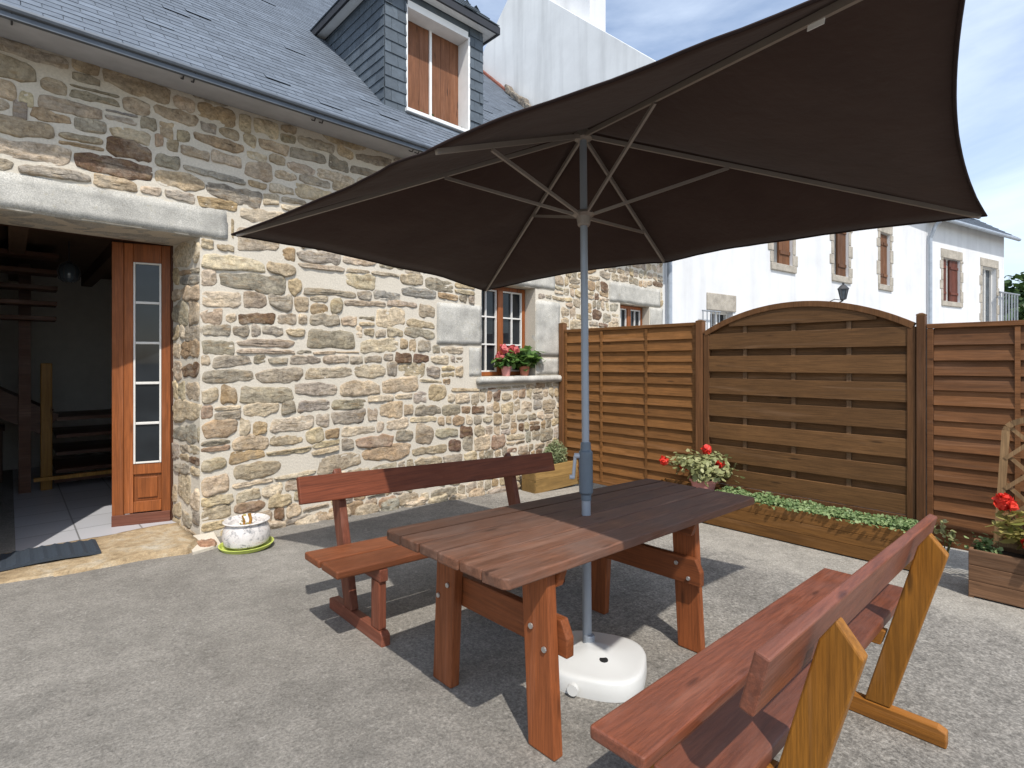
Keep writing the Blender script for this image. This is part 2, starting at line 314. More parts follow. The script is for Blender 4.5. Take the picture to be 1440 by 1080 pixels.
# ---------------------------------------------------------------- stone house
WY = 5.05; WB = 5.62
house = thing('stone_house', 'rubble stone house with slate roof, dormer and open doorway beside the patio', 'house')
X0, X1 = -6.0, 8.49; EZ = 4.05
DOOR = (-.10, 1.17, -1.0, 2.60); WIN = (4.26, 5.22, 1.36, 2.55); DOOR2 = (7.19, 8.05, -1.0, 2.50)
def wall_mesh():
    mb = MB(); ops = [DOOR, WIN, DOOR2]
    xs = sorted({X0, X1, *[o[0] for o in ops], *[o[1] for o in ops]}); zs = sorted({-1.0, EZ, *[o[2] for o in ops], *[o[3] for o in ops]})
    solid = lambda i, j: 0 <= i < len(xs)-1 and 0 <= j < len(zs)-1 and not any(o[0]-1e-6 <= xs[i] and xs[i+1] <= o[1]+1e-6 and o[2]-1e-6 <= zs[j] and zs[j+1] <= o[3]+1e-6 for o in ops)
    for i in range(len(xs)-1):
        for j in range(len(zs)-1):
            if not solid(i, j): continue
            a, b, c, d = xs[i], xs[i+1], zs[j], zs[j+1]
            mb.add([(a, WY, c), (b, WY, c), (b, WY, d), (a, WY, d)], [(0, 1, 2, 3)]); mb.add([(a, WB, c), (b, WB, c), (b, WB, d), (a, WB, d)], [(3, 2, 1, 0)])
            def sd(p, q): mb.add([p + (c,) if False else p, q, (q[0], q[1], q[2]), p], []) 
            if not solid(i-1, j): mb.add([(a, WY, c), (a, WY, d), (a, WB, d), (a, WB, c)], [(0, 1, 2, 3)])
            if not solid(i+1, j) and not (abs(b - 1.17) < 1e-6): mb.add([(b, WY, c), (b, WB, c), (b, WB, d), (b, WY, d)], [(0, 1, 2, 3)])
            if not solid(i, j+1): mb.add([(a, WY, d), (b, WY, d), (b, WB, d), (a, WB, d)], [(0, 1, 2, 3)])
            if not solid(i, j-1): mb.add([(a, WY, c), (a, WB, c), (b, WB, c), (b, WY, c)], [(0, 1, 2, 3)])
    return mb
PAL = [((.40, .345, .265), 24), ((.44, .365, .26), 17), ((.35, .32, .27), 18), ((.49, .43, .33), 14), ((.29, .265, .225), 9), ((.37, .28, .185), 8), ((.15, .095, .065), 5), ((.33, .235, .175), 3), ((.30, .295, .27), 3), ((.54, .475, .37), 8)]
def pick():
    t = rnd.uniform(0, sum(w for _, w in PAL))
    for c, w in PAL:
        t -= w
        if t <= 0: break
    k = rnd.uniform(.86, 1.12); return (c[0]*k*1.04, c[1]*k*rnd.uniform(.96, 1.02), c[2]*k*rnd.uniform(.87, 1.01))
def stone(mb, mp, u0, v0, u1, v1, joint, bulge=.014, col=None, warp=True, sink=.012):
    """one stone: irregular angular outline in the wall plane, standing a little out of the mortar"""
    w, h = (u1-u0)-joint, (v1-v0)-joint; cu, cv = (u0+u1)/2 + rnd.uniform(-.005, .005), (v0+v1)/2 + rnd.uniform(-.004, .004)
    n = 34 if w > .2 else 22; ex = rnd.uniform(3.0, 8.0); sh = rnd.uniform(-.16, .16); tp = rnd.uniform(-.24, .24); ph = rnd.uniform(0, 100); c = col or pick(); out = []
    asp = max(1., w/h)
    for k in range(n):
        a = 2*math.pi*(k + .5)/n; ca, sa = math.cos(a), math.sin(a); q = 1/((abs(ca)**ex + abs(sa)**ex)**(1/ex))
        x, y = q*ca, q*sa; X = x*asp*.9
        x += .10*noise.noise((X*1.1 + ph, y*1.1, ph))/asp*1.6; y += .40*noise.noise((X*.9 + ph, y*.6, ph + 9)) + .17*noise.noise((X*2.6 + ph, y*2, ph + 3))
        x = max(-1.04, min(1.04, x)); y = max(-1.16, min(1.16, y)); out.append((x*(1 + tp*y*.3), y*(1 + tp*x*.8) + sh*x))
    rings = ((1.0, -sink), (.965, .35), (.90, .82), (.72, 1.0), (.46, 1.03), (.2, 1.05)); vs = []; fs = []; tilt = rnd.uniform(-.5, .5); bl = bulge*rnd.uniform(.5, 1.3)
    for rr, hh in rings:
        for x, y in out:
            ys = y*rr; xs = x*(1 - (1-rr)*min(1., 1.6*h/w))
            u = cu + xs*w/2; v = cv + ys*h/2
            if warp: v += .045*noise.noise((u*.8, v*1.1, 5.5)) + .014*noise.noise((u*2.7, v*2.5, 1.5))
            d = hh if hh < 0 else bl*(hh*(1 + tilt*ys)) + (.011*noise.noise((u*11, v*22, ph)) + .0075*noise.noise((u*30, v*46, ph)) + .003*noise.noise((u*80, v*90, ph)))*min(1, hh*1.3)
            vs.append(mp(u, v, d))
    m = len(rings)
    for i in range(m-1):
        for k in range(n): k2 = (k+1) % n; fs.append((i*n+k, i*n+k2, (i+1)*n+k2, (i+1)*n+k))
    fs.append(tuple((m-1)*n + k for k in range(n)))
    mb.add(vs, fs, [c]*len(vs))
def lay_stones(mb, mp, U0, U1, V0, V1, blocked, small=None, hr=(.098, .180)):
    """rough courses of long stones, here and there split into thin ones or a cluster of small ones"""
    blocked = list(blocked); big = []
    for _ in range(int((U1-U0)*(V1-V0)*2.2)):             # larger stones that span the courses
        w, h = rnd.uniform(.22, .52), rnd.uniform(.15, .25); u, v = rnd.uniform(U0, U1 - w), rnd.uniform(V0, V1 - h)
        if small and small(u) > .5: w *= .55; h *= .75
        if any(u < o[1] + .03 and u + w > o[0] - .03 and v < o[3] + .03 and v + h > o[2] - .03 for o in blocked + big): continue
        big.append((u, u + w, v, v + h)); stone(mb, mp, u, v, u + w, v + h, rnd.uniform(.012, .022), .013)
    blocked += big; v = V0
    while v < V1 - .03:
        h = rnd.uniform(*hr); h = min(h, V1 - v)
        if V1 - v - h < .06: h = V1 - v
        cuts = [(U0, U1)]
        for o in blocked:
            lo, hi = max(v, o[2]), min(v + h, o[3])
            if hi <= lo: continue
            free = max(o[2] - v, v + h - o[3], 0)
            if free >= .05: continue
            cuts = [q for a, b in cuts for q in ((a, min(b, o[0])), (max(a, o[1]), b)) if q[1] - q[0] > .03]
        for a, b in cuts:
            u = a
            while u < b - .02:
                sm = small(u) if small else 0.
                hs = h
                w = h*rnd.uniform(1.0, 3.5)*(1 - .45*sm); w = max(.11, min(.60, w))
                if rnd.random() < .18: w = h*rnd.uniform(.7, 1.1)
                if b - u - w < .10: w = b - u
                if w > .75: w *= .5
                lo, hi = v, v + h; bad = False
                for o in blocked:
                    if u < o[1] - .005 and u + w > o[0] + .005 and lo < o[3] and hi > o[2]:
                        if o[2] <= lo and o[3] < hi: lo = o[3]
                        elif o[3] >= hi and o[2] > lo: hi = o[2]
                        elif o[0] > u + .08: w = o[0] - u
                        else: bad = True
                if hi - lo < .04: bad = True
                if not bad:
                    jt = rnd.uniform(.011, .021); bg = .009 + .006*rnd.random(); t = rnd.random(); jl, jh = rnd.uniform(-.018, .018), rnd.uniform(-.018, .018)
                    if (t < .13 + .2*sm) and hi - lo > .12 and w > .16:
                        f = rnd.uniform(.38, .62); mid = lo + (hi-lo)*f; k = rnd.uniform(.3, .7) if w > .34 else 0
                        for (p, q) in ((lo + jl, mid), (mid, hi + jh)):
                            if k and rnd.random() < .6: stone(mb, mp, u, p, u + w*k, q, jt*.8, bg); stone(mb, mp, u + w*k, p, u + w, q, jt*.8, bg)
                            else: stone(mb, mp, u, p, u + w, q, jt*.8, bg)
                    else: stone(mb, mp, u, lo + jl, u + w, hi + jh, jt, bg)
                u += w
        v += h
mb = wall_mesh(); mb.m = 1
BLK = [(X0, 1.40, 2.59, 2.87), (-.10, 1.17, -1, 2.6), (3.57, 4.27, 1.73, 2.25), (4.15, 5.26, 1.26, 2.6), (3.98, 4.27, 1.24, 1.74), (5.22, 5.74, 1.26, 2.40), (4.0, 5.6, 2.55, 2.9), (7.15, 8.09, -1, 2.5), (6.88, 8.40, 2.50, 2.84), (8.09, 8.49, 1.3, 2.5)]
lay_stones(mb, lambda u, v, d: (u, WY - d, v), -1.6, X1, -.34, EZ, BLK, lambda u: max(0., min(1., (u - 3.4)/1.0)))
# right jamb of the doorway, splayed
JX0, JX1 = 1.17, 1.085
def jamb(u, v, d): f = u/(WB-WY); return (JX0 + (JX1-JX0)*f - d, WY + u, v)
mb.m = 0; mb.add([jamb(0, -1, 0), jamb(0, 2.6, 0), jamb(.57, 2.6, 0), jamb(.57, -1, 0)], [(0, 1, 2, 3)])
mb.m = 1; lay_stones(mb, jamb, -.005, .57, .03, 2.60, [], None, (.13, .22))
wall = mb.build('wall', [M['mortar'], M['stone']], house, smooth=False)
for p in wall.data.polygons: p.use_smooth = p.material_index == 1
# side and rear walls, gables
mb = MB(); RY, PT = 10.5, math.tan(R(42.5)); EY0, EZ0 = 4.70, 3.80
roofz = lambda y: EZ0 + (y - EY0)*PT
BY = 2*RY - WY
for xx in (X0, X1 - .28): mb.prism([(xx, WB + .002, -1), (xx, BY, -1), (xx, BY, roofz(WY) - .15), (xx, RY, roofz(RY) - .15), (xx, WB + .002, roofz(WB) - .15)], (.28, 0, 0))
mb.bb(X0 + .281, X1 - .281, BY - .3, BY, -1, roofz(WY) - .16)
mb.build('outer_wall', M['mortar'], house)
def gran(name, boxes, mat='granite', bev=.012, label=None):
    x0, x1, y0, y1, z0, z1 = boxes[0]; bm = bmesh.new(); bmesh.ops.create_cube(bm, size=1)
    for v in bm.verts: v.co = Vector(((x0+x1)/2 + v.co.x*(x1-x0), (y0+y1)/2 + v.co.y*(y1-y0), (z0+z1)/2 + v.co.z*(z1-z0)))
    bmesh.ops.bevel(bm, geom=bm.edges[:], offset=bev, segments=2, affect='EDGES')
    for ax, (lo, hi) in enumerate(((x0, x1), (y0, y1), (z0, z1))):
        n = int((hi-lo)/.06)
        for k in range(1, n):
            co = [0, 0, 0]; co[ax] = lo + (hi-lo)*k/n; no = [0, 0, 0]; no[ax] = 1
            bmesh.ops.bisect_plane(bm, geom=bm.verts[:] + bm.edges[:] + bm.faces[:], plane_co=co, plane_no=no)
    for v in bm.verts:
        p = v.co; d = Vector((noise.noise(p*7), noise.noise(p*7 + Vector((9, 0, 0))), noise.noise(p*7 + Vector((0, 9, 0)))))*.007 + Vector((noise.noise(p*24), noise.noise(p*24 + Vector((5, 0, 0))), noise.noise(p*24 + Vector((0, 5, 0)))))*.0045
        v.co = p + d
    me = bpy.data.meshes.new(name); bm.to_mesh(me); bm.free(); me.materials.append(M[mat]); me.polygons.foreach_set('use_smooth', [True]*len(me.polygons))
    at = me.color_attributes.new('Col', 'FLOAT_COLOR', 'POINT'); c = (rnd.random(), rnd.random(), rnd.random(), 1.0); at.data.foreach_set('color', list(c)*len(me.vertices))
    o = bpy.data.objects.new(name, me); put(o, house)
    if label: o['label'] = label
    return o
gran('door_lintel', [(-1.3, 1.385, WY - .012, WB - .02, 2.60, 2.858)], label='long pale granite lintel over the open doorway')
gran('quoin_block', [(3.585, 4.262, WY - .014, WY + .25, 1.745, 2.240)], label='large pale granite block left of the window')
gran('quoin_block', [(5.222, 5.715, WY - .016, WY + .25, 1.62, 2.39)])
gran('quoin_block', [(5.222, 5.70, WY - .010, WY + .25, 1.362, 1.605)])
gran('quoin_block', [(4.05, 4.262, WY - .010, WY + .25, 1.362, 1.73)])
gran('window_lintel', [(4.02, 5.62, WY - .013, WB - .03, 2.552, 2.87)])
gran('window_sill', [(4.17, 5.715, WY - .075, WY + .3, 1.268, 1.358)], bev=.015)
gran('far_door_lintel', [(6.89, 8.40, WY - .014, WB - .03, 2.502, 2.83)])
gran('far_quoin', [(8.06, 8.485, WY - .012, WY + .3, 1.35, 2.498)]); gran('far_quoin', [(7.0, 7.188, WY - .011, WY + .3, 1.1, 1.9)])
# doorstep: one warm worn slab and a loose mortared stone at its right end
# rough slab
mb = MB(); mb.prism([(-.75, 4.72, 0), (-.2, 4.755, 0), (.3, 4.71, 0), (.72, 4.74, 0), (1.03, 4.70, 0), (1.12, 4.86, 0), (1.10, 5.50, 0), (-.75, 5.50, 0)], (0, 0, -.3)); 
for i, v in enumerate(mb.v): mb.v[i] = (v[0], v[1], v[2] + .122)
st = mb.build('doorstep', M['step'], house)
bm = bmesh.new(); bm.from_mesh(st.data); bmesh.ops.bevel(bm, geom=bm.edges[:], offset=.02, segments=2, affect='EDGES')
for ax, lo, hi in ((0, -.75, 1.12), (1, 4.7, 5.5)):
    k = lo + .05
    while k < hi: co = [0, 0, 0]; co[ax] = k; no = [0, 0, 0]; no[ax] = 1; bmesh.ops.bisect_plane(bm, geom=bm.verts[:] + bm.edges[:] + bm.faces[:], plane_co=co, plane_no=no); k += .05
for v in bm.verts:
    p = v.co.copy(); v.co.z += .010*noise.noise(p*6) + .006*noise.noise(p*17); v.co.y += .016*noise.noise(p*5 + Vector((3, 3, 3))) + .007*noise.noise(p*16)
bm.to_mesh(st.data); bm.free(); st.data.polygons.foreach_set('use_smooth', [True]*len(st.data.polygons))
mb = MB(); mb.prism([(1.03, 4.66, .085), (1.25, 4.74, .075), (1.27, 5.04, .1), (1.06, 5.04, .105)], (0, 0, -.3)); mb.m = 1
stone(mb, lambda u, v, d: (u, v, .088 + d), 1.09, 4.72, 1.24, 4.93, .02, .02, (.36, .20, .13), False)
mb.build('step_stone', [M['mortar'], M['stone']], house, bevel=.01)
# base footing stones along the wall
mb = MB()
for i in range(16):
    x = 1.35 + i*.30
    if x > 5.6: break
    stone(mb, lambda u, v, d: (u, WY - .012 - d*1.5, v), x, gz(x) - .06, x + rnd.uniform(.22, .34), gz(x) + rnd.uniform(.06, .12), .02, .03, None, False, .03)
mb.build('footing', M['stone'], house, smooth=True)

# roof: individual slates on a deck
def slates(mb, P0, ux, us, W, L, sw=.22, ex=.105, th=.0022, dark=False, skip=None):
    P0 = Vector(P0); ux = Vector(ux).normalized(); us = Vector(us).normalized(); nn = ux.cross(us).normalized()
    rows = int(L/ex) + 1
    for r in range(rows):
        off = (r % 2)*sw*.5; nc = int(W/sw) + 2
        for k in range(nc):
            a = -off + k*sw + .002; b = a + sw - .004
            a = max(a, 0); b = min(b, W)
            if b - a < .02: continue
            s0, s1 = r*ex - rnd.uniform(0, .004), min((r+1)*ex + .02, L)
            if skip and skip(a, b, s0, s1): continue
            t0 = th*2 + rnd.uniform(0, .002) + (rnd.uniform(.004, .010) if rnd.random() < .045 else 0); t1 = th*.3
            c = (rnd.random(), rnd.random(), rnd.random())
            q = lambda u, s, h: P0 + ux*u + us*s + nn*h
            vs = [q(a, s0, t0), q(b, s0, t0), q(b, s1, t1), q(a, s1, t1), q(a, s0, t0 - th*1.6), q(b, s0, t0 - th*1.6)]
            mb.add(vs, [(0, 1, 2, 3), (4, 5, 1, 0), (0, 3, 4), (1, 5, 2)], [c]*6)
CP, SP = math.cos(R(42.5)), math.sin(R(42.5)); SL = (RY - EY0)/CP
mb = MB(); RX0, RX1 = -6.1, 8.52
mb.prism([(RX0, EY0, EZ0 - .06), (RX0, RY, roofz(RY) - .06), (RX0, 2*RY - EY0, EZ0 - .06), (RX0, 2*RY - EY0, EZ0 - .02), (RX0, RY, roofz(RY) - .004), (RX0, EY0, EZ0 - .02)], (RX1 - RX0, 0, 0))
slates(mb, (RX0, EY0 - .02, EZ0 - .02*PT), (1, 0, 0), (0, CP, SP), RX1 - RX0, SL + .02)
roof = mb.build('roof', M['slate'], house)
mb = MB(); x = RX0
while x < RX1 - .1:
    mb.newvar(); mb.tube([(x, RY, roofz(RY) - .03 + rnd.uniform(-.01, .01)), (min(x + .36, RX1), RY, roofz(RY) - .03 + rnd.uniform(-.01, .01))], [.08, .09], 10); x += .34
mb.build('ridge_tile', M['ridge'], roof)
mb = MB()                                    # mortared verge where the slates meet the taller gable
y = 8.9
while y < RY - .3:
    L_ = rnd.uniform(.22, .34); mb.newvar(); mb.tube([(8.44, y, roofz(y) + .03), (8.44, y + L_, roofz(y + L_) + .03)], [.045, .05], 7); y += L_ + .01
mb.build('verge_tile', M['ridge'], roof)
mb = MB(); y = 7.7
while y < 8.9:
    L_ = rnd.uniform(.16, .26); r_ = rnd.uniform(.09, .13); c_ = rnd.uniform(.8, 1.2); q = []
    stone(mb, lambda u, v, d: (8.32 - d*.8, u + v*.1, roofz(u) - .02 + v), y, 0, y + L_, r_*2.2, .012, .06, (.20*c_, .18*c_, .16*c_), False, .15); y += L_*.8
mb.build('verge_stone', M['stone'], roof, smooth=True)
# eave: slim dark drip edge over a pale sloping soffit with hanger straps
mb = MB(); n = 8; ys = [4.64 + (WY - .012 - 4.64)*k/n for k in range(n+1)]; zf = lambda y: EZ0 - .075 + .045*(y - 4.64)/(WY - 4.64)
mb.prism([(X0, y, zf(y)) for y in ys] + [(X0, y, zf(y) + .03) for y in reversed(ys)], (X1 - X0 - .01, 0, 0)); sf = mb.build('soffit', M['soffit'], house)
mb = MB(); mb.bb(RX0, X1 - .005, 4.605, 4.638, EZ0 - .085, EZ0 - .008); mb.tube([(RX0, 4.60, EZ0 - .03), (X1 - .01, 4.60, EZ0 - .03)], .022, 8); gut = mb.build('gutter', M['gutter'], house)
x = -.02
while x < X1 - .1:
    for dx in (-.035, .035):
        b = MB(); b.tube([(x + dx, 4.60, EZ0 - .045), (x + dx, 4.66, EZ0 - .10), (x + dx, 4.72, zf(4.72) - .006)], .006, 5); b.build('gutter_bracket', M['iron'], gut)
    x += 1.02

# dormer
def build_dormer():
    dy = 5.48; xl = 3.16; zb = roofz(dy) - .01; xr = 4.64; zt = 5.97
    back = EY0 + (zt - EZ0)/PT
    d = MB(); d.prism([(xl, dy, zb - .05), (xl, dy, zt), (xl, back + .1, zt), (xl, back + .1, roofz(back) - .05)], (.06, 0, 0)); d.prism([(xr - .06, dy, zb - .05), (xr - .06, dy, zt), (xr - .06, back + .1, zt), (xr - .06, back + .1, roofz(back) - .05)], (.06, 0, 0))
    wl, wr, wt = 3.45, 4.41, 5.82; zs = zb + .07
    d.bb(xl, wl, dy + .002, dy + .05, zb - .05, zt - .002); d.bb(wr, xr, dy + .002, dy + .05, zb - .05, zt - .002); d.bb(wl, wr, dy + .002, dy + .05, wt, zt - .002)
    # hung slates: the two front strips and the cheek
    for a, b in ((xl, wl - .002), (wr + .002, xr)): slates(d, (a, dy - .001, zb - .05), (1, 0, 0), (0, 0, 1), b - a, zt - zb + .05, .17, .14, .007)
    sk = lambda a, b, s0, s1: (zb - .02 + s1) < roofz(back + .1 - b) - .0
    slates(d, (xl - .001, back + .1, zb - .02), (0, -1, 0), (0, 0, 1), back + .1 - dy, zt - zb, .2, .12, .007, skip=sk)
    slates(d, (xr + .001, dy, zb - .02), (0, 1, 0), (0, 0, 1), back + .1 - dy, zt - zb, .2, .12, .007, skip=lambda a, b, s0, s1: (zb - .02 + s1) < roofz(dy + a))
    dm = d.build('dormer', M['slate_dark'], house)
    # hipped roof with deep eaves
    ov = .17; x0, x1, y0, y1 = xl - ov, xr + ov, dy - ov, back + ov + 1.2; ze = zt + .02; hz = 1.05; xm = (x0 + x1)/2; ym = y0 + .95
    r = MB(); A = [(x0, y0, ze), (x1, y0, ze), (x1, y1, ze), (x0, y1, ze), (xm, ym, ze + hz), (xm, y1, ze + hz)]
    up = [(p[0], p[1], p[2] + .055) for p in A]
    r.add(up, [(0, 1, 4), (1, 2, 5, 4), (3, 0, 4, 5)])
    nv = Vector((0, -hz, -.95)).normalized()
    def face_slates(p, ux, us, W, L, cut):
        slates(r, p, ux, us, W, L, .2, .12, .007, skip=cut)
    Lf = math.hypot(.95, hz); Ls = math.hypot(xm - x0, hz)
    face_slates((x0, y0, ze + .058), (1, 0, 0), (0, .95, hz), x1 - x0, Lf, lambda a, b, s0, s1: a < (s1/Lf)*(xm-x0) - .07 or b > (x1-x0) - (s1/Lf)*(x1-xm) + .07)
    face_slates((x0, y1, ze + .058), (0, -1, 0), (xm-x0, 0, hz), y1 - y0, Ls, lambda a, b, s0, s1: b > (y1-y0) - (s1/Ls)*.95 + .07)
    face_slates((x1, y0, ze + .058), (0, 1, 0), (xm-x1, 0, hz), y1 - y0, Ls, lambda a, b, s0, s1: a < (s1/Ls)*.95 - .07)
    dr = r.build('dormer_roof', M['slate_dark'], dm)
    f = MB(); yb = back + .25
    f.bb(x0, x1, y0, y0 + .03, ze - .04, ze + .05); f.bb(x0, x0 + .03, y0 + .031, yb, ze - .04, ze + .05); f.bb(x1 - .03, x1, y0 + .031, yb, ze - .04, ze + .05)
    f.build('dormer_fascia', M['iron'], dm)
    f = MB(); f.bb(x0 + .031, x1 - .031, y0 + .031, dy - .012, ze - .025, ze); f.bb(x0 + .031, xl - .012, dy - .01, yb, ze - .025, ze); f.bb(xr + .012, x1 - .031, dy - .01, yb, ze - .025, ze)
    f.build('dormer_soffit', M['paint'], dm)
    f = MB(); dd = .27
    f.bb(wl - .006, wl + .016, dy - .012, dy + dd, zs, wt); f.bb(wr - .022, wr + .010, dy - .012, dy + dd, zs, wt); f.bb(wl + .017, wr - .023, dy - .012, dy + dd, wt - .03, wt + .06); f.bb(wl - .02, wr + .02, dy - .05, dy + dd, zs - .045, zs - .002)
    f.build('dormer_casing', M['paint'], dm, bevel=.004)
    xm2 = (wl + wr)/2
    for a, b in ((wl + .018, xm2 - .018), (xm2 + .018, wr - .024)):
        f = MB(); k = 3; w = (b-a)/k
        for i in range(k): f.bb(a + i*w + .001, a + (i+1)*w - .001, dy + .20, dy + .225, zs + .03, wt - .032)
        f.build('shutter', M['shutter'], dm, bevel=.004)
    f = MB(); f.bb(xm2 - .017, xm2 + .017, dy + .185, dy + .23, zs + .01, wt - .032); f.build('window_mullion', M['paint'], dm)
    f = MB(); f.newvar(); f.leaves(420, lambda: ((rnd.uniform(wl + .05, wr - .05), dy + rnd.uniform(.02, .18), zs + abs(rnd.gauss(0, .022))), (0, -.5, 1)), .03); f.build('moss', M['tree'], dm)['kind'] = 'stuff'
build_dormer()

# glazed door leaf, ajar
def build_door():
    p0 = Vector((.653, 5.756, .07)); p1 = Vector((1.066, 5.622, .07)); ux = (p1 - p0).normalized(); an = math.atan2(ux.y, ux.x); W = (p1-p0).length
    e = bpy.data.objects.new('door', None); put(e, house); e.location = p0; e.rotation_euler = (0, 0, an); e['label'] = 'reddish wooden door leaf with five stacked panes'
    H = 2.525; gl, gr = .155, .365; gb, gt = .575, 2.36
    f = MB()
    f.bb(0, .085, 0, .055, 0, H); f.bb(.087, gl, .004, .05, .14, H - .001); f.bb(gr, W, 0, .055, 0, H); f.bb(gl + .001, gr - .001, .003, .052, gt, H); f.bb(gl + .001, gr - .001, .003, .052, .48, gb); f.bb(gl + .001, gr - .001, .003, .052, .145, .24)
    f.bb(gl + .001, gr - .001, .02, .04, .24, .48)
    f.prism([(gl + .03, .02, .27), (gr - .03, .02, .27), (gr - .03, .02, .45), (gl + .03, .02, .45)], (0, -.012, 0))
    f.build('leaf_frame', M['door'], e, bevel=.004)
    f = MB(); f.bb(.0, W, -.014, -.001, .002, .138); f.build('kick_board', M['doorlow'], e, bevel=.004)
    b = MB(); b.bb(gl + .001, gl + .016, -.004, .03, gb, gt); b.bb(gr - .016, gr - .001, -.004, .03, gb, gt); b.bb(gl + .017, gr - .017, -.004, .03, gt - .016, gt - .001); b.bb(gl + .017, gr - .017, -.004, .03, gb + .001, gb + .016)
    for i in range(1, 5): z = gb + (gt-gb)*i/5; b.bb(gl + .017, gr - .017, -.003, .03, z - .011, z + .011)
    b.build('glazing_bar', M['leadw'], e, bevel=.003)
    g = MB()
    for i in range(5): z0 = gb + (gt-gb)*i/5; z1 = gb + (gt-gb)*(i+1)/5; g.bb(gl + .01, gr - .01, .012, .016, z0 + .013, z1 - .013)
    g.build('glass', M['dglass'], e)
    f = MB(); f.bb(1.069, 1.135, 5.615, 5.70, .05, 2.6); f.bb(-.1, 1.068, 5.623, 5.69, 2.602, 2.68); f.build('door_frame', M['doordark'], house)
build_door()

# window with glazing bars
def window(parent, x0, x1, z0, z1, y, frame, cols, rows, name='window', fw=.05):
    f = MB(); f.bb(x0, x0 + fw, y - .03, y + .04, z0, z1); f.bb(x1 - fw, x1, y - .03, y + .04, z0, z1); f.bb(x0 + fw + .001, x1 - fw - .001, y - .03, y + .04, z1 - fw, z1); f.bb(x0 + fw + .001, x1 - fw - .001, y - .03, y + .04, z0, z0 + fw)
    xm = (x0 + x1)/2; f.bb(xm - .045, xm + .045, y - .045, y + .03, z0 + fw + .001, z1 - fw - .001)
    w = f.build(name, frame, parent, bevel=.004)
    b = MB()
    for a, c in ((x0 + fw, xm - .045), (xm + .045, x1 - fw)):
        for i in range(cols+1): u = a + (c-a)*i/cols; u = min(max(u, a + .011), c - .011); b.bb(u - .010, u + .010, y - .018, y + .01, z0 + fw + .001, z1 - fw - .001)
        for j in range(rows+1): zz = z0 + fw + (z1-z0-2*fw)*j/rows; zz = min(max(zz, z0 + fw + .011), z1 - fw - .011); b.bb(a + .021, c - .021, y - .016, y + .008, zz - .010, zz + .010)
    b.build('glazing_bar', M['leadw'], w, bevel=.002)
    g = MB(); g.bb(x0 + fw + .001, xm - .046, y + .012, y + .016, z0 + fw + .001, z1 - fw - .001); g.bb(xm + .046, x1 - fw - .001, y + .012, y + .016, z0 + fw + .001, z1 - fw - .001); g.build('glass', M['dglass'], w)
    return w
window(house, 4.27, 5.21, 1.365, 2.545, WY + .22, M['door'], 2, 3)
w2 = window(house, 7.20, 8.04, 1.0, 2.49, WY + .16, M['door'], 2, 3, 'far_window'); w2['label'] = 'small window beyond the fence under a granite lintel'
# room behind the doorway
mb = MB(); FZ = .112; mb.add([(-3.2, 5.503, FZ), (3.2, 5.503, FZ), (3.2, 9.9, FZ), (-3.2, 9.9, FZ)], [(0, 1, 2, 3)]); mb.build('floor', M['tiles'], house)
mb = MB(); mb.bb(-3.2, 3.2, 9.7, 9.82, FZ + .003, 2.75); mb.bb(-3.32, -3.2, WB + .005, 9.82, FZ + .003, 2.75); mb.bb(3.2, 3.32, WB + .005, 9.82, FZ + .003, 2.75); mb.build('interior_wall', M['inwall'], house)
mb = MB(); mb.bb(-3.32, 3.32, WB + .004, 9.82, 2.752, 2.85)
for i in range(9): mb.bb(-3.0 + i*.75, -2.88 + i*.75, WB + .01, 9.69, 2.62, 2.751)
mb.build('interior_ceiling', M['ceil'], house)

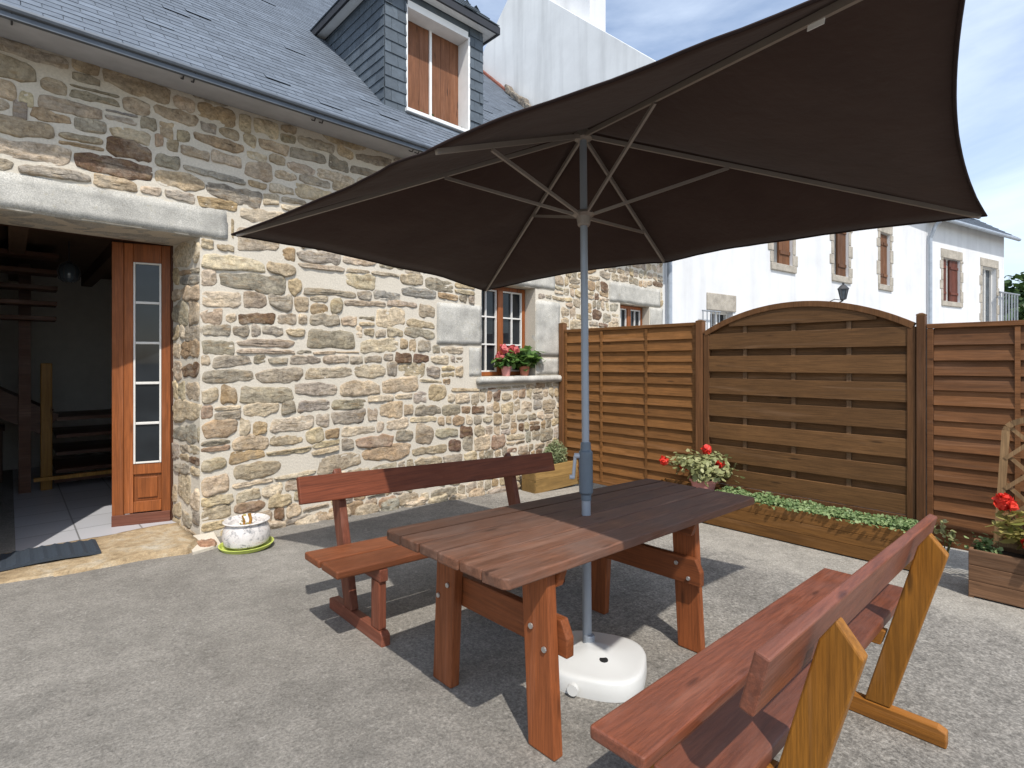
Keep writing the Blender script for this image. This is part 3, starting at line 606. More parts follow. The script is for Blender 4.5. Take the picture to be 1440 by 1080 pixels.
# ---------------------------------------------------------------- things inside the room
def build_inside():
    t = thing('staircase', 'dark wooden staircase with open treads inside the doorway', 'staircase', (-.9, 8.0, FZ))
    m = MB()
    for k in range(9): x = .95 - k*.30; z = .95 + k*.19; m.bb(x - .30, x, 0, .9, z, z + .045)
    m.build('tread', M['inwood'], t, bevel=.005)
    for k in range(5): m = MB(); m.bb(-.9, 1.28, -.42 - k*.10, -.14 - k*.10, 1.88 + k*.155, 1.925 + k*.155); m.build('upper_tread', M['inwood'], t, bevel=.004)
    for y in (-.05, .91): m = MB(); m.beam((1.25, y, .72), (-1.55, y, 2.50), .05, .26, (0, 1, 0)); m.build('stringer', M['inwood'], t)
    m = MB(); m.bb(.98, 1.08, -.12, -.01, 0, 2.5); m.build('newel_post', M['inwood'], t); m = MB()
    for k in range(4): m.bb(1.30, 2.1, 0, .9, .2 + k*.2 - .04, .2 + k*.2)
    m.bb(1.28, 2.14, .0, .04, .05, .1); m.build('lower_tread', M['inwood'], t)
    m = MB(); m.bb(1.16, 1.26, -.10, 0, 0, 1.42); m.build('newel_post', M['inpost'], t, bevel=.008)['label'] = 'honey yellow newel post'
    m = MB(); m.bb(1.1, 1.95, -.2, -.15, .12, .16); m.build('floor_rail', M['inpost'], t)
    t = thing('cabinet', 'small dark cabinet by the white wall inside the house', 'cabinet', (-.55, 8.9, FZ))
    m = MB(); m.bb(-.02, .02, -.2, .2, 0, .62); m.bb(.46, .5, -.2, .2, 0, .62); m.bb(-.04, .52, -.21, .21, .62, .66); m.build('frame', M['inwood'], t); m = MB(); m.bb(.021, .459, -.18, -.15, .08, .61); m.build('door_panel', M['gglass'], t)
    t = thing('hanging_lantern', 'dark glass lantern hanging inside the doorway top', 'lantern', (.43, 6.75, 2.40)); t.scale = (.72, .72, .72)
    m = MB(); m.lathe([(.05, -.10), (.10, -.06), (.115, .04), (.09, .12), (.03, .16)], n=12); m.build('lamp_glass', M['gglass'], t, smooth=True)
    m = MB()
    for k in range(6): a = math.pi*k/3; m.tube([(.055*math.cos(a), .055*math.sin(a), -.10), (.107*math.cos(a), .107*math.sin(a), -.06), (.122*math.cos(a), .122*math.sin(a), .04), (.095*math.cos(a), .095*math.sin(a), .12), (.02*math.cos(a), .02*math.sin(a), .18)], .006, 5)
    m.tube([(0, 0, .15), (0, 0, .45)], .008, 6); m.build('lamp_cage', M['iron'], t)
build_inside()
# doormat: ridged rubber, lying over the step
mb = MB(); nx, ny = 46, 10; vs = []; fs = []
for lay in (0, 1):
    for j in range(ny+1):
        for i in range(nx+1):
            u = i/nx; v = j/ny; x = -.62 + 1.12*u; y = 4.95 + .36*v + .05*math.sin(u*3) ; z = .125 + .012*math.sin(u*5 + 1)**2 + (.05*max(0, .5-u)*v*2) + (.018 + (.009 if i % 3 == 0 else 0) if lay else 0)
            vs.append((x, y, z))
q = (nx+1)*(ny+1)
for j in range(ny):
    for i in range(nx): a = j*(nx+1)+i; fs += [(a+q, a+q+1, a+q+nx+2, a+q+nx+1), (a, a+nx+1, a+nx+2, a+1)]
for i in range(nx): fs += [(i, i+1, i+1+q, i+q)]; b = ny*(nx+1)+i; fs += [(b+1, b, b+q, b+1+q)]
for j in range(ny): a = j*(nx+1); fs += [(a+nx+1, a, a+q, a+nx+1+q)]; b = a+nx; fs += [(b, b+nx+1, b+nx+1+q, b+q)]
mb.add(vs, fs); tag(mb.build('doormat', M['mat']), 'dark ribbed rubber doormat on the doorstep', 'doormat')

# ---------------------------------------------------------------- small pot by the door
px_, py_ = 1.405, 4.62; t = thing('saucer', 'lime green saucer under the small ceramic pot', 'saucer', (px_, py_, gz(px_)))
mb = MB(); mb.lathe([(.13, .002), (.185, .006), (.205, .035), (.195, .037), (.178, .014), (.0, .012)], n=28); mb.build('dish', M['lime'], t, smooth=True)
t = thing('ceramic_pot', 'small round white patterned pot on a lime saucer by the doorstep', 'pot', (px_, py_, gz(px_) + .016))
mb = MB(); mb.lathe([(.12, 0), (.165, .03), (.180, .09), (.168, .15), (.150, .185), (.175, .205), (.165, .212), (.135, .19), (.13, .16)], n=28); mb.build('pot_body', M['mosaic'], t, smooth=True)
mb = MB(); mb.lathe([(.0, .155), (.134, .150)], n=20); mb.build('soil', M['soil'], t)
t = thing('withered_plant', 'withered stubby plant in the small ceramic pot', 'plant', (px_, py_, gz(px_) + .16))
mb = MB(); mb.tube([(-.02, 0, 0), (-.015, .01, .05), (-.03, .01, .10)], [.012, .010, .006], 6); mb.tube([(.02, .0, 0), (.03, -.01, .06), (.02, 0, .11)], [.014, .012, .014], 6); mb.build('stem', M['inpost'], t)
mb = MB(); mb.leaves(14, lambda: ((rnd.uniform(-.04, .05), rnd.uniform(-.03, .03), rnd.uniform(.02, .10)), (0, 0, 1)), .03); mb.build('foliage', M['leafy'], t)

# ---------------------------------------------------------------- picnic table
def build_table():
    sl = .05; t = thing('picnic_table', 'wooden garden table with slatted top and plank legs under the parasol', 'table', (2.11, 1.741, gz(2.11)), (0, 0, R(1.2))); SHEAR[t.name] = dict(lean=-.05)
    L, Wd, h = 2.2, .785, .750; cx = .215; th = .042
    m = MB(); n = 6; w = Wd/n
    for i in range(n):
        y = -Wd/2 + w*i + w/2; d = rnd.uniform(-.004, .004); c = .02
        a, b = cx - L/2 + d, cx + L/2 - abs(d)*2
        m.prism([(a, y - w/2 + .004, h - th), (b, y - w/2 + .004, h - th), (b, y - w/2 + .004, h), (a, y - w/2 + .004, h)], (0, w - .008, 0)) if 0 < i < n-1 else \
            m.prism([(a + (c if i == 0 else 0), y - w/2 + .004, h), (b - (c if i == 0 else 0), y - w/2 + .004, h), (b, y - w/2 + .004 + (c if i == 0 else 0), h), (b, y + w/2 - .004 - (c if i else 0), h), (b - (c if i else 0), y + w/2 - .004, h), (a + (c if i else 0), y + w/2 - .004, h), (a, y + w/2 - .004 - (c if i else 0), h), (a, y - w/2 + .004 + (c if i == 0 else 0), h)], (0, 0, -th))
    m.build('tabletop', M['tab'], t, bevel=.007, seg=3)
    lx = .626; lt = .052; lw = .138
    for sx in (-1, 1):
        for sy in (-1, 1):
            m = MB(); x = sx*lx; yb0 = sy*.384; y1 = sy*.345
            m.prism([(x, yb0, 0), (x, yb0 - sy*lw, 0), (x, y1 - sy*lw, h - th - .002), (x, y1, h - th - .002)], (-sx*lt, 0, 0)); m.build('leg', M['leg'], t, bevel=.006)
        xi = sx*(lx - lt - .024)
        m = MB(); m.prism([(xi - .022, -.40, .375), (xi - .022, .40, .375), (xi - .022, .40, .45), (xi - .022, .37, .515), (xi - .022, -.37, .515), (xi - .022, -.40, .45)], (.044, 0, 0)); cb = m.build('crossbeam', M['legy'], t, bevel=.005)
        m = MB(); m.prism([(xi - .022, -.345, h - th - .075), (xi - .022, .345, h - th - .075), (xi - .022, .37, h - th - .003), (xi - .022, -.37, h - th - .003)], (.044, 0, 0)); m.build('cleat', M['legy'], t, bevel=.005)
        for sy in (-1, 1):
            for (yy, zz) in ((sy*.265, .475), (sy*.335, .408), (sy*.27, .665)):
                m = MB(); xa, xb = sx*(lx + .008), sx*(lx - lt - .058); m.tube([(xa, yy, zz), (xa - sx*.006, yy, zz), (xa - sx*.0061, yy, zz), (xb + sx*.0061, yy, zz), (xb + sx*.006, yy, zz), (xb, yy, zz)], [.011, .012, .005, .005, .012, .010], 10); m.build('bolt', M['steel'], t)
build_table()

# ---------------------------------------------------------------- benches
def build_bench(loc, turn, label, x0, x1, fr, mats):
    t = thing('garden_bench', label, 'bench', loc, (0, 0, 0), 'wooden benches at the table')
    t.rotation_euler = (0, 0, math.pi if turn else 0); SHEAR[t.name] = dict(lean=.05 if turn else -.05)
    seat, back, post, rail = mats
    m = MB()
    for d0, d1 in ((.02, .205), (.228, .413)): m.bb(x0 + rnd.uniform(0, .008), x1, d0, d1, .405, .448)
    m.build('seat', seat, t, bevel=.010, seg=3)
    m = MB(); sn = (.50 - .465)/.145; m.prism([(x0, .452, .70), (x0, .487, .690), (x0, .525, .838), (x0, .490, .848)], (x1 - x0, 0, 0)); m.build('backrest', back, t, bevel=.006)
    for fx in fr:
        w = .052
        m = MB(); m.prism([(fx, 0, .0), (fx, .63, .0), (fx, .63, .062), (fx, .60, .075), (fx, .02, .075), (fx, 0, .062)], (w, 0, 0)); m.build('foot_rail', rail, t, bevel=.005)
        m = MB(); m.prism([(fx + .002, .345, .077), (fx + .002, .440, .077), (fx + .002, .635, .785), (fx + .002, .575, .862), (fx + .002, .535, .80)], (w - .004, 0, 0)); m.build('back_post', post, t, bevel=.006)
        m = MB(); m.prism([(fx + .003, .035, .077), (fx + .003, .12, .077), (fx + .003, .12, .335), (fx + .003, .035, .335)], (w - .006, 0, 0)); m.build('front_leg', post, t, bevel=.006)
        m = MB(); m.prism([(fx + .001, .02, .337), (fx + .001, .405, .337), (fx + .001, .425, .404), (fx + .001, .02, .404)], (w - .002, 0, 0)); m.build('seat_bearer', rail, t, bevel=.005)
build_bench((1.45, 2.50, gz(1.45)), False, 'orange-brown wooden bench standing between the table and the stone wall', -.27, 1.84, (-.026, 1.39), (M['seatf'], M['backf'], M['postf'], M['railf']))
build_bench((1.53, .985, gz(1.53)), True, 'wooden bench with ochre frame in the right foreground, seen from behind', -1.80, .31, (-1.28, -.026), (M['seatn'], M['seatn'], M['postn'], M['railn']))

# ---------------------------------------------------------------- parasol
def build_parasol():
    P0 = Vector((2.15, 1.71, .03)); hub = Vector((2.261, 1.828, 2.804)); ax = (hub - P0).normalized()
    E = dict(L=(.93, 3.32, 2.28), B=(3.1, 3.62, 2.19), R=(3.55, .3, 2.28), F=(1.395, .135, 2.405), r=(3.33, 1.96, 2.245), l=(1.155, 1.665, 2.35)); E = {k: Vector(v) for k, v in E.items()}
    t = thing('parasol', 'large rectangular brown parasol standing through the garden table', 'parasol', P0)
    at = lambda s: P0 + ax*s; L = (hub-P0).length
    loc = lambda p: Vector(p) - P0
    m = MB(); m.tube([loc(at(.0)), loc(at(1.0))], .0235, 20); m.build('lower_pole', M['pole'], t, smooth=False)
    m = MB(); m.tube([loc(at(1.001)), loc(at(L - .02))], .0195, 20); m.build('upper_pole', M['pole'], t)
    m = MB(); m.tube([loc(at(.80)), loc(at(.83)), loc(at(.84)), loc(at(1.05)), loc(at(1.06)), loc(at(1.10))], [.027, .027, .036, .036, .028, .026], 20); ch = m.build('crank_housing', M['plast'], t, bevel=.003)
    m = MB(); q = loc(at(1.03)); sd = Vector((-.72, .69, 0)); m.tube([q + sd*.03, q + sd*.06], .014, 10); m.tube([q + sd*.055, q + sd*.065 - ax*.11], .009, 8); m.tube([q + sd*.06 - ax*.11, q + sd*.085 - ax*.11], .012, 10); m.build('crank_handle', M['plastl'], ch)
    m = MB(); m.tube([loc(at(L - .06)), loc(at(L - .05)), loc(at(L + .01)), loc(at(L + .02))], [.03, .05, .05, .03], 14); m.build('hub', M['rib'], t)
    run = at(L - .48); m = MB(); m.tube([loc(run - ax*.05), loc(run - ax*.04), loc(run), loc(run + ax*.012), loc(run + ax*.03)], [.028, .034, .04, .06, .045], 14); m.build('runner', M['rib'], t)
    hb = hub - ax*.02
    for k in 'LBRFrl':
        e = E[k] - (E[k]-hub).normalized()*.03 - UP*.012; d = (e-hb).normalized(); m = MB(); m.beam(loc(hb + d*.04 - UP*.01), loc(e), .014, .022, d.cross(UP)); rb = m.build('rib', M['rib'], t)
        s = .385 if k in 'LBRF' else .70
        q = hb + (e-hb)*s - UP*.02; dd = (q-run); m = MB(); m.beam(loc(run + dd.normalized()*.045), loc(q), .012, .016, dd.cross(UP)); m.build('strut', M['rib'], t)
    order = 'LBrRFl'; m = MB(); ns, nt = 14, 20
    order = ['L', 'B', 'r', 'R', 'F', 'l']; hems = []; seams = []
    for i in range(6):
        a, b = E[order[i]], E[order[(i+1) % 6]]; sc = .105 if 'r' in (order[i], order[(i+1) % 6]) or 'l' in (order[i], order[(i+1) % 6]) else .10
        vs = []; fs = []; ed = (b-a).length; depth = {'Ll': .19, 'Fl': .19, 'FR': .07}.get(''.join(sorted((order[i], order[(i+1) % 6]))), .055)
        for j in range(ns+1):
            s = j/ns
            for k in range(nt+1):
                v = k/nt; p = a.lerp(b, v); mid = (a+b)/2; inw = (hub - mid); inw.z = 0; inw.normalize()
                up_ = (hub.z - p.z)/max(.3, (Vector((hub.x, hub.y, 0)) - Vector((p.x, p.y, 0))).length)
                f = 4*v*(1-v); p = p + (inw + UP*up_*(1.4 if 'l' in (order[i], order[(i+1) % 6]) else 1.0))*depth*f
                q = hub.lerp(p, s); q.z -= .055*f*s*(1-s)*4*(.5 if ed < 2 else .8); q.z += .010*noise.noise((q.x*2.2, q.y*2.2, 1))*s + .005*noise.noise((q.x*6, q.y*6, 4))*s + .006*math.sin(18*(s - .75))*math.exp(-((s-.78)/.16)**2)*noise.noise((q.x*1.7, q.y*1.7, 8))*(1 if ed > 1.5 else .6)
                vs.append(loc(q))
        for j in range(ns):
            for k in range(nt): c = j*(nt+1)+k; fs.append((c, c+1, c+nt+2, c+nt+1))
        m.add(vs, fs); hems.append([vs[ns*(nt+1) + k] for k in range(nt+1)]); seams.append([vs[j*(nt+1)] - UP*.003 for j in range(1, ns+1)])
    cn = m.build('canopy', M['canvas'], t, smooth=True)
    bm = bmesh.new(); bm.from_mesh(cn.data); bmesh.ops.remove_doubles(bm, verts=bm.verts, dist=.002); bmesh.ops.recalc_face_normals(bm, faces=bm.faces); bm.to_mesh(cn.data); bm.free()
    md = cn.modifiers.new('solid', 'SOLIDIFY'); md.thickness = .003; md.offset = 1
    hm = MB(); loop = [p for h_ in hems for p in h_[:-1]]; hm.tube(loop + [loop[0]], .006, 6, False); hm.build('hem', M['hem'], cn, smooth=True)
    m = MB(); m.lathe([(0.0, .10), (.02, .095), (.03, .06), (.05, .03), (.055, .015)], loc(hub), 14); m.build('finial', M['plast'], t, smooth=True)
    q = hub.lerp(E['F'], .80) - UP*.03; d = (E['F']-hub).normalized(); m = MB(); m.box(loc(q), (.055, .003, .022), Matrix((d, UP.cross(d).normalized(), d.cross(UP.cross(d).normalized()))).transposed()); m.build('care_tag', M['paint'], t)
    b = thing('umbrella_stand', 'white plastic water-filled base holding the parasol pole', 'parasol stand', (2.12, 1.632, gz(2.12) - .003), (0, .03, R(28)))
    m = MB(); m.lathe([(.232, .0), (.240, .006), (.243, .03), (.240, .078), (.2335, .089), (.222, .094), (.205, .0955), (.08, .112), (.05, .1275), (.028, .1275)], n=72, sq=2.9); m.build('base_body', M['base'], b, smooth=True)
    m = MB(); m.lathe([(.030, .12), (.029, .150), (.026, .155), (.0, .156)], (.055, .045, 0), 16); m.build('socket', M['pole'], b)
    m = MB(); m.lathe([(.0, .1145), (.020, .1145), (.022, .108)], (-.08, -.05, 0), 16); m.build('filler_hole', M['black'], b)
    m = MB(); m.tube([(-.225, .06, .045), (-.25, .062, .045), (-.251, .062, .045), (-.268, .063, .045)], [.02, .02, .026, .025], 14); m.build('drain_cap', M['base'], b)
build_parasol()

# ---------------------------------------------------------------- fence
FX = 5.72
def fence_panel(name, label, y0, y1, zt, zb, pitch, hgt, bat, ms, mf):
    t = thing('privacy_fence', label, 'fence panel', (FX, (y0+y1)/2, zb), (0, 0, 0), 'wooden fence panels'); oy, oz = (y0+y1)/2, zb
    f = MB(); w = .045
    for a, b in ((y0, y0 + w), (y1 - w, y1)): f.bb(-.02, .03, a - oy, b - oy, 0, zt - oz - .042)
    f.bb(-.022, .03, y0 - oy, y1 - oy, zt - oz - .04, zt - oz); f.bb(.006, .026, y0 + w + .001 - oy, y1 - w - .001 - oy, zt - oz - .12, zt - oz - .041); f.bb(-.02, .03, y0 + w + .001 - oy, y1 - w - .001 - oy, 0, .04); f.build('frame', mf, t, bevel=.004)
    n = int((zt - .045 - zb - .04)/pitch) + 1; pitch = (zt - .05 - zb - .045)/n
    s = MB()
    for i in range(n):
        z = .045 + (i + .5)*pitch; a = R(11) + rnd.uniform(-.02, .02)
        nb = len(bat) + 1; ys = [y0 + w + .001] + sorted(bat) + [y1 - w - .001]
        s.newvar()
        k = len(ys)*6; pts = []
        L = ys[-1] - ys[0]; c = s.c
        rot = Matrix.Rotation(a, 3, 'Y') @ Matrix.Rotation(rnd.gauss(0, .0035), 3, 'X'); s.box((.0 + rnd.uniform(-.003, .003), (ys[0]+ys[-1])/2 - oy, z), (.015, L, hgt), rot, False)
        vs0 = len(s.v)
    s.build('slats', ms, t, bevel=.003)
    for y in bat: b = MB(); b.bb(-.024, -.012, y - .016 - oy, y + .016 - oy, .042, zt - oz - .05); b.build('batten', mf, t)
    return t
fence_panel('l', 'golden brown louvred fence panel against the stone wall', 2.965, 4.945, 2.0, -.08, .138, .152, [4.30, 3.62], M['fence'], M['fence'])
fence_panel('r', 'reddish brown louvred fence panel on the right behind the trellis', -1.05, .865, 1.872, .0, .134, .148, [.30, -.40], M['fencer'], M['fencer'])
def arched_panel():
    y0, y1, zb = .940, 2.872, .16; t = thing('privacy_fence', 'dark brown arched fence panel with wide boards and gaps', 'fence panel', (FX, (y0+y1)/2, zb), (0, 0, 0), 'wooden fence panels'); oy = (y0+y1)/2
    W = (y1-y0)/2; ze, zc = 1.885 - zb, 2.15 - zb; rise = zc-ze; rad = (W*W + rise*rise)/(2*rise); arch = lambda y, o=0: zc - rad + math.sqrt(max(0, (rad-o)**2 - y*y))
    f = MB()
    for s in (-1, 1): f.bb(-.03, .035, min(s*W, s*(W-.062)), max(s*W, s*(W-.062)), 0, ze - .03)
    f.bb(-.025, .03, -W + .063, W - .063, 0, .045)
    n = 28; vs = []; f.newvar()
    for i in range(n+1):
        y = -W + 2*W*i/n
        a0 = math.asin(max(-1, min(1, y/rad))); 
        for (x, o) in ((-.034, 0), (.036, 0), (.036, .058), (-.034, .058)): vs.append((x, (rad-o)*math.sin(a0), zc - rad + (rad-o)*math.cos(a0)))
    fs = [(0, 1, 2, 3), (4*n+3, 4*n+2, 4*n+1, 4*n)]
    for i in range(n):
        for k in range(4): fs.append((4*i+k, 4*i+4+k, 4*i+4+(k+1) % 4, 4*i+(k+1) % 4))
    f.add(vs, fs); f.build('frame', M['fpostg'], t, bevel=.004)
    s = MB(); p = .2457
    for i in range(8):
        z0 = .211 - zb + i*p; z1 = z0 + .172; a, b = -W + .06, W - .06
        top = lambda y: min(z1, arch(y, .055))
        if arch(a, .055) > z1: s.prism([(-.022, a, z0), (-.022, b, z0), (-.022, b, z1), (-.022, a, z1)], (.020, 0, 0))
        else:
            pts = [( -.022, y, top(y)) for y in [b + (a-b)*k/24 for k in range(25)] if top(y) > z0 + .004]; s.prism([(-.022, pts[-1][1], z0)] + [(-.022, pts[0][1], z0)] + pts, (.020, 0, 0))
        z2, z3 = z0 - .115, z0 + .03
        if 0 < i < 7: s.prism([(.028, a, z2), (.028, b, z2), (.028, b, min(z3, 1.69)), (.028, a, min(z3, 1.69))], (.016, 0, 0))
    z2 = .211 - zb + 7*p - .115
    pts = [(.028, y, min(z2 + .42, arch(y, .05))) for y in [b + (a-b)*k/24 for k in range(25)] if arch(y, .05) > z2 + .004]
    s.prism([(.028, pts[-1][1], z2), (.028, pts[0][1], z2)] + pts, (.016, 0, 0))
    s.build('boards', M['fenced'], t, bevel=.003)
    for y in (2.42, 1.935, 1.45): b_ = MB(); b_.bb(-.001, .027, y - .019 - oy, y + .019 - oy, .05, arch(y - oy, .06)); b_.build('batten', M['battenw'], t)
arched_panel()
def post(y0, y1, zt, label):
    t = thing('fence_post', label, 'fence post', (FX, (y0+y1)/2, -.5), (0, 0, 0), 'fence posts'); h = (y1-y0)/2
    m = MB(); m.bb(-.045, .045, -h, h, 0, zt + .5 - .022); m.build('post', M['fpost'], t, bevel=.005); m = MB(); m.lathe([(.064, zt + .479), (.064, zt + .492), (.02, zt + .505)], n=4); 
    for i, v in enumerate(m.v): m.v[i] = (v[0]*.7071 - v[1]*.7071, (v[0]*.7071 + v[1]*.7071)*h/.045, v[2])
    m.build('cap', M['fenced'], t)
post(4.952, 5.030, 2.10, 'square fence post against the stone wall by the window'); post(2.880, 2.960, 2.02, 'fence post left of the arched panel'); post(.872, .934, 1.965, 'fence post right of the arched panel')

# ---------------------------------------------------------------- planters and plants
def geranium(loc, r, h, leafm, flower, heads, nleaf, label, seed, fl=.035, leafs=.055):
    rr = random.Random(seed); t = thing('geranium', label, 'plant', loc)
    m = MB(); tips = []
    for i in range(max(6, nleaf//26)):
        a = rr.uniform(0, 6.28); q = r*rr.uniform(.2, .95); p = (q*math.cos(a), q*math.sin(a), h*rr.uniform(.35, .85)); tips.append(p); m.tube([(q*.2*math.cos(a), q*.2*math.sin(a), 0), (q*.55*math.cos(a), q*.55*math.sin(a), p[2]*.6), p], [.006, .005, .003], 5)
    hp = []
    for (x, y, z) in heads: m.tube([(x*.3, y*.3, h*.3), (x*.8, y*.8, z*.8), (x, y, z - .01)], [.004, .003, .003], 5)
    m.build('stem', M['stem'], t)
    def smp():
        p = Vector(rr.choice(tips)) + Vector((rr.gauss(0, r*.22), rr.gauss(0, r*.22), rr.gauss(0, h*.13))); return p, p.normalized()*.6 + Vector((0, 0, .7))
    m = MB(); m.leaves(nleaf, smp, leafs, .5, .3, aspect=1.9); m.build('foliage', leafm, t)
    for (x, y, z) in heads:
        m = MB()
        def sm():
            v = Vector((rr.gauss(0, 1), rr.gauss(0, 1), rr.gauss(0, 1))).normalized(); return Vector((x, y, z)) + v*fl*rr.uniform(.6, 1.05), v
        m.leaves(46, sm, fl*.95, .5, .2, aspect=1.8); m.build('flower_head', flower, t)
    return t
def pot(loc, r, h, mat, label):
    t = thing('flower_pot', label, 'flower pot', loc)
    m = MB(); m.lathe([(r*.7, 0), (r*.93, h*.82), (r*1.04, h*.83), (r*1.06, h), (r*.96, h), (r*.9, h*.85)], n=24); m.build('pot_body', mat, t, smooth=False); m = MB(); m.lathe([(0, h*.84), (r*.9, h*.83)], n=20); m.build('soil', M['soil'], t); return t
def trough(name, label, loc, dx, dy, h, mat, boards=3, rot=0, group=None):
    t = thing(name, label, 'planter', loc, (0, 0, rot), group); w = .022
    for s, (a, b, c, d) in (('front_board', (-dx/2, -dx/2 + w, -dy/2, dy/2)), ('back_board', (dx/2 - w, dx/2, -dy/2, dy/2)), ('end_board', (-dx/2 + w + .001, dx/2 - w - .001, -dy/2, -dy/2 + w)), ('end_board', (-dx/2 + w + .001, dx/2 - w - .001, dy/2 - w, dy/2))):
        m = MB()
        for k in range(boards): m.bb(a, b, c, d, .012 + (h-.012)*k/boards + .001, .012 + (h-.012)*(k+1)/boards - .001)
        m.build(s, mat, t, bevel=.004)
    m = MB(); m.bb(-dx/2 + w + .001, dx/2 - w - .001, -dy/2 + w + .001, dy/2 - w - .001, .03, h - .05); m.build('soil', M['soil'], t)
    for sx in (-1, 1):
        for sy in (-1, 1): m = MB(); m.bb(sx*dx/2 - .03*(sx > 0) + .0, sx*dx/2 + .03*(sx < 0), sy*dy/2 - .03*(sy > 0), sy*dy/2 + .03*(sy < 0), 0, .011); m.build('foot', mat, t)
    return t
LPX, LPY = 5.48, 2.10; LPL = 2.46; gzl = gz(5.35)
trough('long_planter', 'long low wooden trough planter in front of the arched fence panel', (LPX, LPY, gzl), .36, LPL, .325, M['planter'], 3)
m = MB()
def cover():
    y = rnd.uniform(-1.2, .48); x = rnd.uniform(-.17, .15) - (.05 if rnd.random() < .15 else 0); hh = .018 + .05*abs(noise.noise((y*3, x*4, 2))) ; return (LPX + x, LPY + y, gzl + .30 + hh*rnd.uniform(.1, 1.4) + .008), (-.2, 0, 1)
m.leaves(5200, cover, .030, .6, .3, aspect=1.0); tag(m.build('ground_cover_plants', M['leafc']), 'pale green trailing ground cover filling the long trough planter', 'plants', kind='stuff')
# geranium in a pink pot on the trough's left end / behind the table
pot((5.43, 2.74, gz(5.35) + .278), .14, .17, M['pinkpot'], 'pink pot standing in the far end of the long trough planter')
geranium((5.43, 2.76, gz(5.35) + .40), .29, .30, M['leafp'], M['red'], [(-.06, .42, .185), (.02, -.04, .36), (-.02, -.22, .22), (-.06, .16, .16)], 760, 'pale yellowish geranium with red flower heads in the pink pot', 3, .042, .043)
# small trough by the wall
trough('wall_planter', 'small pale wooden planter at the foot of the stone wall', (5.31, 4.83, gz(5.3)), .90, .24, .345, M['planterx'], 2)
def lav():
    a = rnd.uniform(0, 6.28); q = rnd.random()**.6; x = .05 + .23*q*math.cos(a); y = .085*q*math.sin(a); z = rnd.uniform(0, .34)*(1 - .45*q*q); return (x, y, z), (x, y, .6)
t = thing('lavender', 'pale green bushy plant in the small wooden planter by the wall', 'plant', (5.33, 4.83, gz(5.3) + .30)); m = MB(); m.leaves(1500, lav, .045, .6, .2, aspect=.5); m.build('foliage', M['leafl'], t)
m = MB()
for k in range(12): a = rnd.uniform(-.2, .25); m.tube([(a*.7, rnd.uniform(-.04, .04), 0), (a, rnd.uniform(-.06, .06), .17)], .004, 4)
m.build('stem', M['stem'], t)
# planter with trellis on the right
BX, BY_ = 5.17, .02
trough('trellis_planter', 'square wooden planter box in front of the reddish fence panel', (BX, BY_, gz(5.0)), .34, 1.0, .345, M['box'], 3)
def build_trellis():
    t = thing('trellis', 'arched diagonal wooden trellis rising from the planter box', 'trellis', (5.30, .0, gz(5.0) + .30), (0, R(4), 0))
    W, H = .36, 1.00; m = MB(); yl, yt = .36, .36
    for s in (-1, 1): m.beam((0, s*.40, -.2), (0, s*.345, H - .12), .026, .045, (1, 0, 0))
    pts = [(0, .345*math.cos(math.pi*k/14), H - .12 + .12*math.sin(math.pi*k/14)) for k in range(15)]
    for k in range(14): m.beam(pts[k], pts[k+1], .026, .04, (1, 0, 0))
    m.beam((0, -.38, .05), (0, .38, .05), .024, .04, (1, 0, 0)); m.build('frame', M['trellis'], t)
    m = MB(); st = .22; ins = lambda y, z: abs(y) < .36 and .05 < z < H - .12 + .12*math.sqrt(max(0, 1 - (y/.36)**2))
    for sg in (-1, 1):
        for k in range(-8, 10):
            seg = [(sg*(s), k*st + s) for s in [(-.36 + .72*i/60) for i in range(61)] if ins(sg*s, k*st + s + .36)]
            seg = [(y, z + .36) for y, z in seg]
            if len(seg) > 6: m.beam((.012*sg, seg[0][0], seg[0][1]), (.012*sg, seg[-1][0], seg[-1][1]), .011, .026, (1, 0, 0))
    m.build('lattice', M['trellis'], t)
build_trellis()
geranium((5.10, .13, gz(5.0) + .30), .19, .34, M['leafy'], M['red'], [(-.02, .20, .40), (-.05, .06, .14), (.0, -.12, .36)], 300, 'yellowing geranium with one bright red flower in the trellis planter', 5, .05, .06)
t = thing('small_plant', 'little blue green plant in the left corner of the trellis planter', 'plant', (5.12, .44, gz(5.0) + .31)); m = MB(); m.leaves(120, lambda: ((rnd.gauss(0, .03), rnd.gauss(0, .04), abs(rnd.gauss(0, .05))), (0, 0, 1)), .035); m.build('foliage', M['leafc'], t)
t = thing('weed', 'small pale weed growing beside the fence post behind the trough', 'plant', (5.56, .74, gz(5.5))); m = MB(); m.leaves(50, lambda: ((rnd.gauss(0, .03), rnd.gauss(0, .05), .31 + rnd.gauss(0, .05)), (0, 0, 1)), .045); m.build('foliage', M['leafp'], t)
m = MB()
for k in range(4): m.tube([(0, 0, 0), (rnd.gauss(0, .02), rnd.gauss(0, .05), .33)], .004, 4)
m.build('stem', M['stem'], t)
# window sill pots
pot((5.06, 5.10, 1.36), .075, .13, M['terra'], 'terracotta pot at the right of the window sill')
geranium((5.06, 5.10, 1.43), .22, .26, M['leafg'], M['pink'], [(-.19, -.02, .27)], 520, 'bushy green geranium at the right of the window sill', 8, .045, .07)
pot((4.74, 5.12, 1.36), .070, .13, M['pinkpot'], 'pinkish pot at the left of the window sill')
geranium((4.74, 5.12, 1.44), .16, .19, M['leafg'], M['pink'], [(-.06, -.03, .28), (-.11, 0, .17), (.13, .02, .27)], 240, 'geranium with a few pink flowers at the left of the window sill', 9, .05, .06)

